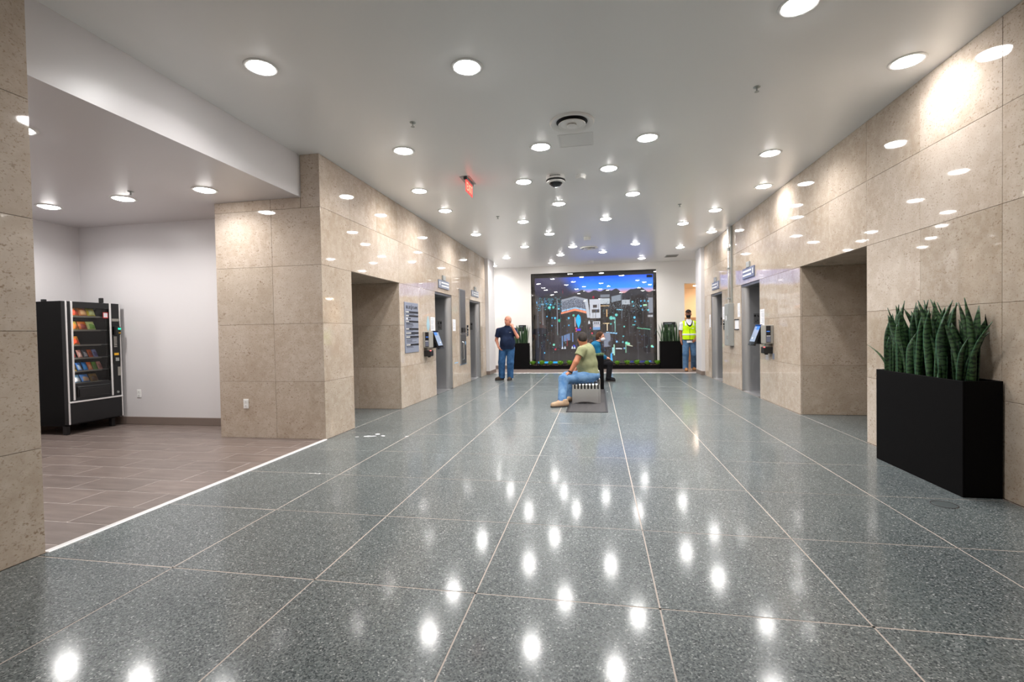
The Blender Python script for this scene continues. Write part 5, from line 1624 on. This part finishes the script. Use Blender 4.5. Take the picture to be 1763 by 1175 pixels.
def standing_man_navy():
    off = (-2.42, 12.2, 0)
    lo, hi = (-2.85, 11.85, -0.02), (-1.85, 12.55, 1.78)
    c = V3(-2.315, 12.16, 1.575)
    face = (-0.55, -0.83)
    sR, eR, wR = V3(-2.575, 12.19, 1.335), V3(-2.645, 12.22, 1.06), V3(-2.565, 12.10, 0.885)      # arm on the left of the picture
    sL, eL, wL = V3(-2.155, 12.19, 1.335), V3(-2.045, 12.06, 1.135), V3(-2.17, 12.01, 1.40)
    hipR, kneeR, ankR = V3(-2.47, 12.2, 0.84), V3(-2.50, 12.16, 0.47), V3(-2.515, 12.2, 0.10)
    hipL, kneeL, ankL = V3(-2.26, 12.2, 0.84), V3(-2.27, 12.16, 0.47), V3(-2.285, 12.2, 0.10)
    f = Field(lo, hi, 0.0075)
    F, R_, U = head(f, c, face, 1.02)
    f.cone(c - U * 0.06 - F * 0.02, V3(-2.345, 12.2, 1.38), 0.062, 0.072, 0.03)
    f.ell((-2.36, 12.19, 1.2), (0.17, 0.12, 0.2), 0.04); f.ell((-2.36, 12.18, 0.98), (0.16, 0.13, 0.16), 0.05); f.ell((-2.365, 12.2, 0.86), (0.15, 0.11, 0.1), 0.05)
    for s_, e_, w_ in ((sR, eR, wR), (sL, eL, wL)):
        f.cone(V3(-2.36, 12.2, 1.33), s_, 0.06, 0.055, 0.03)
        f.cone(s_, e_, 0.052, 0.043, 0.02); f.cone(e_, w_, 0.043, 0.029, 0.015)
    hand(f, wR, V3(0.5, -0.1, -0.8), V3(-0.7, -0.5, -0.3), 1, 0.4)
    hand(f, wL, V3(-0.35, 0.25, 0.75), V3(0.5, -0.8, 0.2), 1, 0.75)
    for h_, k_, a_ in ((hipR, kneeR, ankR), (hipL, kneeL, ankL)): leg_pants(f, h_, k_, a_, (0.08, 0.055, 0.045))
    for a_, d_ in ((ankR, V3(-0.08, -0.07, -0.06)), (ankL, V3(-0.01, -0.1, -0.06))): f.cone(a_, a_ + d_, 0.036, 0.026, 0.02)
    p = tag(fobj('person', f, 'skin1', None, off), 'bald man in a navy polo and jeans standing by the far left wall', 'person')
    eyes(p, off, c, F, R_)
    # close-cropped hair ring
    h = Field(c - 0.14, c + 0.14, 0.006)
    az = math.atan2(face[1], face[0])
    h.ell(c + U * 0.016 - F * 0.012, (0.098, 0.0795, 0.104), 0, az); h.cut(c - F * 0.005 + U * 0.055, F * 0.35 + U); h.cut(c + F * 0.025, F); h.cut(c - U * 0.05, -U)
    fobj('hair', h, 'hair_bald', p, off)
    s = Field(lo, hi, 0.008)
    s.ell((-2.355, 12.19, 1.22), (0.205, 0.135, 0.2), 0.03); s.ell((-2.33, 12.15, 1.0), (0.205, 0.175, 0.19), 0.06); s.cone((-2.36, 12.19, 0.93), (-2.35, 12.18, 0.84), 0.185, 0.19, 0.05, (1, 1.25, 1))
    for s_, e_ in ((sR, eR), (sL, eL)):
        s.cone(V3(-2.355, 12.2, 1.355), s_ - V3(0, 0, 0.02), 0.078, 0.068, 0.03)
        s.sleeve(s_ - V3(0, 0, 0.02), e_, 0.07, 0.07, 0.66)
    s.cone((-2.345, 12.195, 1.37), (-2.335, 12.185, 1.425), 0.085, 0.075, 0.02)
    s.cut((0, 0, 0.825), (0, 0, -1)); s.cut((-2.335, 12.18, 1.435), (0.05, 0.2, 1))
    s.carve((V3(-2.34, 12.02, 1.33), V3(-2.325, 12.06, 1.47), 0.018, 0.06))
    sh = fobj('polo_shirt', s, 'navy', p, off)
    obj('chest_mark', MB().box(-2.265, -2.215, 12.045, 12.052, 1.255, 1.268), 'sign_grey', sh)
    j = Field(lo, hi, 0.008)
    j.ell((-2.365, 12.19, 0.86), (0.175, 0.135, 0.12), 0.03)
    leg_pants(j, hipR, kneeR, ankR - V3(0, 0, 0.03), (0.112, 0.092, 0.084)); leg_pants(j, hipL, kneeL, ankL - V3(0, 0, 0.03), (0.112, 0.092, 0.084))
    j.cut((0, 0, 0.045), (0, 0, -1)); j.cut((0, 0, 0.93), (0, 0, 1))
    fobj('jeans', j, 'denim', p, off)
    shoe(p, off, (-2.47, 12.24, 0), (-2.67, 12.06, 0), 'boot_brown'); shoe(p, off, (-2.285, 12.27, 0), (-2.30, 11.99, 0), 'boot_brown')
standing_man_navy()

def vest_man():
    off = (2.74, 14.9, 0); B = 14.9
    lo, hi = (2.28, 14.45, -0.02), (3.2, 15.3, 1.95)
    c = V3(2.715, B - 0.04, 1.715); face = (-0.25, -0.97)
    sR, eR, wR = V3(2.535, B, 1.44), V3(2.495, B + 0.03, 1.16), V3(2.505, B - 0.02, 0.93)
    sL, eL, wL = V3(2.935, B, 1.44), V3(2.985, B + 0.02, 1.16), V3(2.905, B - 0.12, 0.98)
    hipR, kneeR, ankR = V3(2.645, B, 0.90), V3(2.615, B - 0.1, 0.5), V3(2.61, B - 0.08, 0.11)
    hipL, kneeL, ankL = V3(2.83, B, 0.90), V3(2.865, B - 0.02, 0.5), V3(2.90, B + 0.22, 0.13)
    f = Field(lo, hi, 0.0085)
    F, R_, U = head(f, c, face, 1.02)
    f.cone(c - U * 0.06 - F * 0.02, V3(2.73, B, 1.50), 0.06, 0.07, 0.03)
    f.ell((2.735, B, 1.3), (0.16, 0.115, 0.2), 0.04); f.ell((2.735, B, 1.08), (0.15, 0.115, 0.18), 0.05); f.ell((2.74, B, 0.93), (0.15, 0.11, 0.1), 0.05)
    for s_, e_, w_ in ((sR, eR, wR), (sL, eL, wL)):
        f.cone(V3(2.735, B, 1.43), s_, 0.06, 0.055, 0.03); f.cone(s_, e_, 0.05, 0.043, 0.02); f.cone(e_, w_, 0.042, 0.029, 0.015)
    hand(f, wR, V3(0.03, -0.15, -1), V3(-1, -0.2, 0), 1, 0.35)
    hand(f, wL, V3(-0.5, -0.35, -0.6), V3(0.2, -0.9, 0.3), -1, 0.6)
    for h_, k_, a_ in ((hipR, kneeR, ankR), (hipL, kneeL, ankL)): leg_pants(f, h_, k_, a_, (0.08, 0.055, 0.045))
    for a_ in (ankR, ankL): f.cone(a_, a_ + V3(-0.01, -0.1, -0.06), 0.04, 0.03, 0.02)
    p = tag(fobj('person', f, 'skin3', None, off), 'man in lime safety vest, dark cap and black mask walking by the doorway', 'person')
    eyes(p, off, c, F, R_)
    az = math.atan2(face[1], face[0])
    m = Field(c - 0.17, c + 0.17, 0.006)
    m.ell(c + F * 0.034 - U * 0.062, (0.082, 0.066, 0.062), 0, az); m.cut(c - F * 0.0, -F); m.cut(c - U * 0.022, U)
    fobj('face_mask', m, 'black_cloth', p, off)
    k = Field(c - 0.24, c + 0.24, 0.0065)
    k.ell(c + U * 0.04 - F * 0.006, (0.107, 0.088, 0.10), 0, az); k.cut(c + U * 0.052, -U)
    b = c + F * 0.115 + U * 0.062
    k.ell(b, (0.075, 0.075, 0.011), 0.01, az)
    fobj('cap', k, 'cap', p, off)
    h = Field(c - 0.14, c + 0.14, 0.006)
    h.ell(c + U * 0.012 - F * 0.014, (0.097, 0.080, 0.10), 0, az); h.cut(c + F * 0.005, F); h.cut(c - U * 0.045, -U); h.cut(c + U * 0.052, U)
    fobj('hair', h, 'hair_grey', p, off)
    s = Field(lo, hi, 0.0085)
    s.ell((2.735, B, 1.3), (0.185, 0.135, 0.2), 0.03); s.ell((2.735, B - 0.01, 1.08), (0.18, 0.14, 0.2), 0.05); s.cone((2.74, B, 0.98), (2.74, B, 0.87), 0.165, 0.17, 0.05, (1, 1.25, 1))
    for s_, e_ in ((sR, eR), (sL, eL)):
        s.cone(V3(2.735, B, 1.46), s_ - V3(0, 0, 0.02), 0.078, 0.068, 0.03); s.sleeve(s_ - V3(0, 0, 0.02), e_, 0.068, 0.066, 0.72)
    s.cone((2.733, B, 1.48), (2.725, B - 0.01, 1.545), 0.085, 0.072, 0.02)
    s.cut((0, 0, 0.85), (0, 0, -1)); s.cut((2.73, B, 1.555), (0, 0.25, 1))
    s.carve((V3(2.725, B - 0.16, 1.42), V3(2.72, B - 0.12, 1.58), 0.012, 0.055))
    fobj('shirt', s, 'white_cloth', p, off)
    v = Field(lo, hi, 0.008)
    v.ell((2.735, B, 1.31), (0.2, 0.155, 0.215), 0.03); v.ell((2.735, B - 0.01, 1.1), (0.195, 0.16, 0.2), 0.05); v.cone((2.74, B, 1.05), (2.74, B, 0.94), 0.185, 0.19, 0.05, (1, 1.2, 1))
    v.cone((2.735, B, 1.465), (2.59, B, 1.43), 0.088, 0.085, 0.03); v.cone((2.735, B, 1.465), (2.88, B, 1.43), 0.088, 0.085, 0.03)
    v.cut((0, 0, 0.935), (0, 0, -1)); v.cut((2.535, 0, 0), (-1, 0, 0.0)); v.cut((2.94, 0, 0), (1, 0, 0))
    import copy
    tr = copy.copy(v); tr.D = v.D - 0.004
    for q in (V3(2.735, B - 0.32, 1.24),):
        v.carve((q, V3(2.73, B - 0.05, 1.62), 0.035, 0.13))
    vs = fobj('safety_vest', v, 'lime', p, off)
    def band(z0, z1, d, x0, x1, name, material, front=False):
        b_ = copy.copy(v); b_.D = v.D - d
        b_.cut((0, 0, z0), (0, 0, -1)); b_.cut((0, 0, z1), (0, 0, 1)); b_.cut((x0, 0, 0), (-1, 0, 0)); b_.cut((x1, 0, 0), (1, 0, 0))
        if front: b_.cut((0, B, 0), (0, 1, 0))
        return fobj(name, b_, material, vs, off)
    band(1.075, 1.125, 0.005, 2.5, 3.0, 'reflective_band', 'reflect')
    band(0.925, 0.95, 0.005, 2.5, 3.0, 'hem_trim', 'black_cloth')
    band(0.95, 1.27, 0.006, 2.722, 2.736, 'zip', 'black_cloth', True)
    band(1.36, 1.5, 0.005, 2.60, 2.645, 'reflective_band', 'reflect'); band(1.36, 1.5, 0.005, 2.825, 2.87, 'reflective_band', 'reflect')
    # dark piping around the V neck
    e = Field(lo, hi, 0.008)
    e.D = np.maximum(v.D - 0.004, 0)
    q, w_ = V3(2.735, B - 0.32, 1.24), V3(2.73, B - 0.05, 1.62)
    g = Field(lo, hi, 0.008); g.cone(q, w_, 0.047, 0.143, 0); g2 = Field(lo, hi, 0.008); g2.cone(q, w_, 0.033, 0.128, 0)
    e.D = np.maximum(np.maximum(tr.D, g.D), -g2.D)
    e.cut((0, B - 0.02, 0), (0, 1, 0))
    fobj('neck_piping', e, 'black_cloth', vs, off)
    obj('badge', MB().box(2.785, 2.845, B - 0.175, B - 0.168, 1.275, 1.29), 'white_cloth', vs)
    j = Field(lo, hi, 0.0085)
    j.ell((2.74, B, 0.93), (0.165, 0.13, 0.12), 0.03)
    leg_pants(j, hipR, kneeR, ankR - V3(0, 0, 0.03), (0.105, 0.088, 0.08)); leg_pants(j, hipL, kneeL, ankL - V3(0, 0, 0.03), (0.105, 0.088, 0.08))
    j.cut((0, 0, 0.05), (0, 0, -1)); j.cut((0, 0, 1.0), (0, 0, 1))
    fobj('jeans', j, 'denim_grey', p, off)
    shoe(p, off, (2.635, B - 0.04, 0), (2.60, B - 0.33, 0), 'boot_orange'); shoe(p, off, (2.90, B + 0.26, 0), (2.89, B - 0.02, 0), 'boot_orange')
vest_man()

def seated_man():
    off = (-0.2, 8.5, 0)
    lo, hi = (-0.9, 7.7, -0.02), (0.16, 8.95, 1.30)
    c = V3(-0.262, 8.48, 1.125); face = (-0.25, 0.97)
    # left arm is nearest the camera
    sL, eL, wL = V3(-0.265, 8.29, 0.945), V3(-0.37, 8.20, 0.73), V3(-0.475, 8.17, 0.55)
    sR, eR, wR = V3(-0.20, 8.72, 0.945), V3(-0.30, 8.82, 0.72), V3(-0.42, 8.70, 0.53)
    hipL, kneeL, ankL = V3(-0.13, 8.38, 0.455), V3(-0.585, 8.15, 0.435), V3(-0.60, 7.93, 0.10)
    hipR, kneeR, ankR = V3(-0.13, 8.60, 0.455), V3(-0.57, 8.66, 0.435), V3(-0.505, 8.53, 0.10)
    f = Field(lo, hi, 0.0075)
    F, R_, U = head(f, c, face, 1.0)
    f.cone(c - U * 0.05 - F * 0.015, V3(-0.225, 8.50, 0.97), 0.066, 0.075, 0.03)
    f.ell((-0.2, 8.5, 0.86), (0.13, 0.18, 0.17), 0.04); f.ell((-0.2, 8.5, 0.66), (0.16, 0.17, 0.17), 0.05); f.ell((-0.13, 8.5, 0.475), (0.14, 0.16, 0.1), 0.04)
    for s_, e_, w_ in ((sL, eL, wL), (sR, eR, wR)):
        f.cone(V3(-0.22, 8.5, 0.93), s_, 0.06, 0.06, 0.03); f.cone(s_, e_, 0.058, 0.05, 0.02); f.cone(e_, w_, 0.05, 0.033, 0.015)
    hand(f, wL, V3(-0.75, 0.1, -0.35), V3(-0.35, 0, 0.9), -1, 0.35); hand(f, wR, V3(-0.8, -0.15, -0.25), V3(-0.3, 0, 0.9), 1, 0.35)
    leg_pants(f, hipL, kneeL, ankL, (0.085, 0.058, 0.045)); leg_pants(f, hipR, kneeR, ankR, (0.085, 0.058, 0.045))
    for a_, d_ in ((ankL, V3(-0.1, -0.05, -0.05)), (ankR, V3(-0.02, -0.06, -0.05))): f.cone(a_, a_ + d_, 0.04, 0.03, 0.02)
    p = tag(fobj('person', f, 'skin2', None, off), 'man in olive t-shirt and faded jeans seated on the near bench, head turned away', 'person')
    eyes(p, off, c, F, R_)
    az = math.atan2(face[1], face[0])
    h = Field(c - 0.15, c + 0.15, 0.006)
    h.ell(c + U * 0.026 - F * 0.014, (0.104, 0.083, 0.106), 0, az); h.cut(c + F * 0.045 + U * 0.03, F * 1.0 - U * 0.3); h.cut(c - U * 0.055 - F * 0.05, -U + F * 0.55)
    fobj('hair', h, 'hair_grey', p, off)
    s = Field(lo, hi, 0.008)
    s.ell((-0.185, 8.5, 0.87), (0.15, 0.22, 0.19), 0.03); s.ell((-0.19, 8.5, 0.68), (0.195, 0.215, 0.2), 0.06); s.ell((-0.16, 8.5, 0.52), (0.185, 0.205, 0.14), 0.05)
    for s_, e_ in ((sL, eL), (sR, eR)):
        s.cone(V3(-0.215, 8.5, 0.955), s_ - V3(0, 0, 0.01), 0.09, 0.08, 0.04); s.sleeve(s_ - V3(0, 0, 0.01), e_, 0.082, 0.085, 0.5, 0.03)
    s.cone((-0.215, 8.5, 0.98), (-0.235, 8.495, 1.03), 0.09, 0.08, 0.02)
    s.cut((-0.23, 8.5, 1.035), (-0.25, -0.1, 1)); s.cut((-0.1, 8.5, 0.425), (0.3, 0, -1))
    fobj('t_shirt', s, 'olive', p, off)
    j = Field(lo, hi, 0.008)
    j.ell((-0.12, 8.49, 0.465), (0.16, 0.19, 0.115), 0.03)
    for h_, k_, a_ in ((hipL, kneeL, ankL), (hipR, kneeR, ankR)):
        j.cone(h_, k_, 0.108, 0.088, 0.03); j.cone(k_, a_ - V3(0, 0, 0.03), 0.086, 0.074, 0.03)
    j.cut((0, 0, 0.08), (0, 0, -1)); j.cut((0, 0, 0.60), (0, 0, 1))
    # the seat presses the cloth flat
    X, Y, Z = np.meshgrid(*j.ax, indexing='ij', sparse=True)
    j.D = np.where((X > -0.45) & (Y > 8.2), np.maximum(j.D, 0.357 - Z), j.D).astype(np.float32)
    fobj('jeans', j, 'denim_light', p, off)
    shoe(p, off, (-0.50, 7.93, 0), (-0.785, 7.80, 0), 'boot_tan', w=0.05); shoe(p, off, (-0.46, 8.60, 0), (-0.56, 8.36, 0), 'boot_tan', w=0.05)
    # watch strap round the near wrist
    d = (wL - eL) / np.linalg.norm(wL - eL)
    wc = wL - d * 0.015
    w = Field(wc - 0.08, wc + 0.08, 0.0045)
    w.cone(wc - d * 0.012, wc + d * 0.012, 0.042, 0.041, 0); w.cut(wc + d * 0.013, d); w.cut(wc - d * 0.013, -d)
    fobj('watch', w, 'black', p, off)
seated_man()

def seated_woman():
    off = (0.0, 12.0, 0); B = 11.95
    lo, hi = (-0.4, 11.55, -0.02), (0.6, 12.4, 1.32)
    c = V3(0.085, B, 1.115); face = (0.95, -0.3)
    sR, eR, wR = V3(0.0, B - 0.19, 0.90), V3(0.03, B - 0.22, 0.66), V3(0.22, B - 0.1, 0.58)
    sL, eL, wL = V3(0.0, B + 0.19, 0.90), V3(0.04, B + 0.23, 0.66), V3(0.22, B + 0.1, 0.58)
    hipR, kneeR, ankR = V3(-0.06, B - 0.09, 0.45), V3(0.30, B - 0.1, 0.445), V3(0.26, B - 0.1, 0.09)
    hipL, kneeL, ankL = V3(-0.06, B + 0.09, 0.45), V3(0.30, B + 0.1, 0.445), V3(0.27, B + 0.12, 0.09)
    f = Field(lo, hi, 0.0085)
    F, R_, U = head(f, c, face, 0.95)
    f.cone(c - U * 0.05 - F * 0.03, V3(0.0, B, 0.94), 0.05, 0.06, 0.03)
    f.ell((-0.04, B, 0.84), (0.11, 0.16, 0.15), 0.04); f.ell((-0.08, B, 0.65), (0.12, 0.14, 0.16), 0.05); f.ell((-0.07, B, 0.52), (0.13, 0.16, 0.1), 0.04)
    for s_, e_, w_ in ((sR, eR, wR), (sL, eL, wL)):
        f.cone(V3(-0.01, B, 0.9), s_, 0.05, 0.05, 0.03); f.cone(s_, e_, 0.046, 0.04, 0.02); f.cone(e_, w_, 0.038, 0.026, 0.015)
    hand(f, wR, V3(0.8, 0.3, -0.2), V3(0.2, 0, 1), -1, 0.5, 0.9); hand(f, wL, V3(0.8, -0.3, -0.2), V3(0.2, 0, 1), 1, 0.5, 0.9)
    leg_pants(f, hipR, kneeR, ankR, (0.08, 0.055, 0.042)); leg_pants(f, hipL, kneeL, ankL, (0.08, 0.055, 0.042))
    for a_ in (ankR, ankL): f.cone(a_, a_ + V3(0.1, 0, -0.05), 0.035, 0.028, 0.02)
    p = tag(fobj('person', f, 'skin4', None, off), 'person in teal jacket and white mask seated on the far bench facing right', 'person')
    eyes(p, off, c, F, R_, 0.95)
    az = math.atan2(face[1], face[0])
    h = Field(c - 0.2, c + 0.2, 0.0065)
    h.ell(c + U * 0.026 - F * 0.018, (0.106, 0.09, 0.105), 0, az); h.ell(c - F * 0.07 - U * 0.03, (0.06, 0.07, 0.09), 0.04, az)
    h.cut(c + F * 0.04 + U * 0.02, F - U * 0.55)
    fobj('hair', h, 'hair_brown', p, off)
    m = Field(c - 0.15, c + 0.15, 0.006)
    m.ell(c + F * 0.036 - U * 0.058, (0.078, 0.062, 0.058), 0, az); m.cut(c + F * 0.015, -F); m.cut(c - U * 0.022, U)
    fobj('face_mask', m, 'mask_white', p, off)
    s = Field(lo, hi, 0.0085)
    s.ell((-0.05, B, 0.84), (0.14, 0.2, 0.17), 0.03); s.ell((-0.08, B, 0.66), (0.15, 0.18, 0.19), 0.05); s.ell((-0.08, B, 0.53), (0.15, 0.185, 0.1), 0.04)
    for s_, e_, w_ in ((sR, eR, wR), (sL, eL, wL)):
        s.cone(V3(-0.02, B, 0.9), s_, 0.08, 0.075, 0.03); s.cone(s_, e_, 0.07, 0.062, 0.03); s.cone(e_, w_, 0.06, 0.045, 0.02); s.cut_near(w_ - (w_ - e_) * 0.08, w_ - e_, 0.06)
    s.cone((-0.01, B, 0.93), (0.02, B, 1.0), 0.075, 0.068, 0.02); s.cut((0.02, B, 1.0), (0.3, 0, 1)); s.cut((0, 0, 0.47), (0, 0, -1))
    fobj('jacket', s, 'teal', p, off)
    j = Field(lo, hi, 0.0085)
    j.ell((-0.07, B, 0.47), (0.14, 0.18, 0.11), 0.03)
    for h_, k_, a_ in ((hipR, kneeR, ankR), (hipL, kneeL, ankL)): leg_pants(j, h_, k_, a_ - V3(0, 0, 0.02), (0.095, 0.075, 0.065))
    j.cut((0, 0, 0.06), (0, 0, -1)); j.cut((0, 0, 0.6), (0, 0, 1))
    fobj('trousers', j, 'black_cloth', p, off)
    for dy in (-0.1, 0.12): shoe(p, off, (0.20, B + dy, 0), (0.44, B + dy - 0.02, 0), 'black_cloth', w=0.042)
seated_woman()
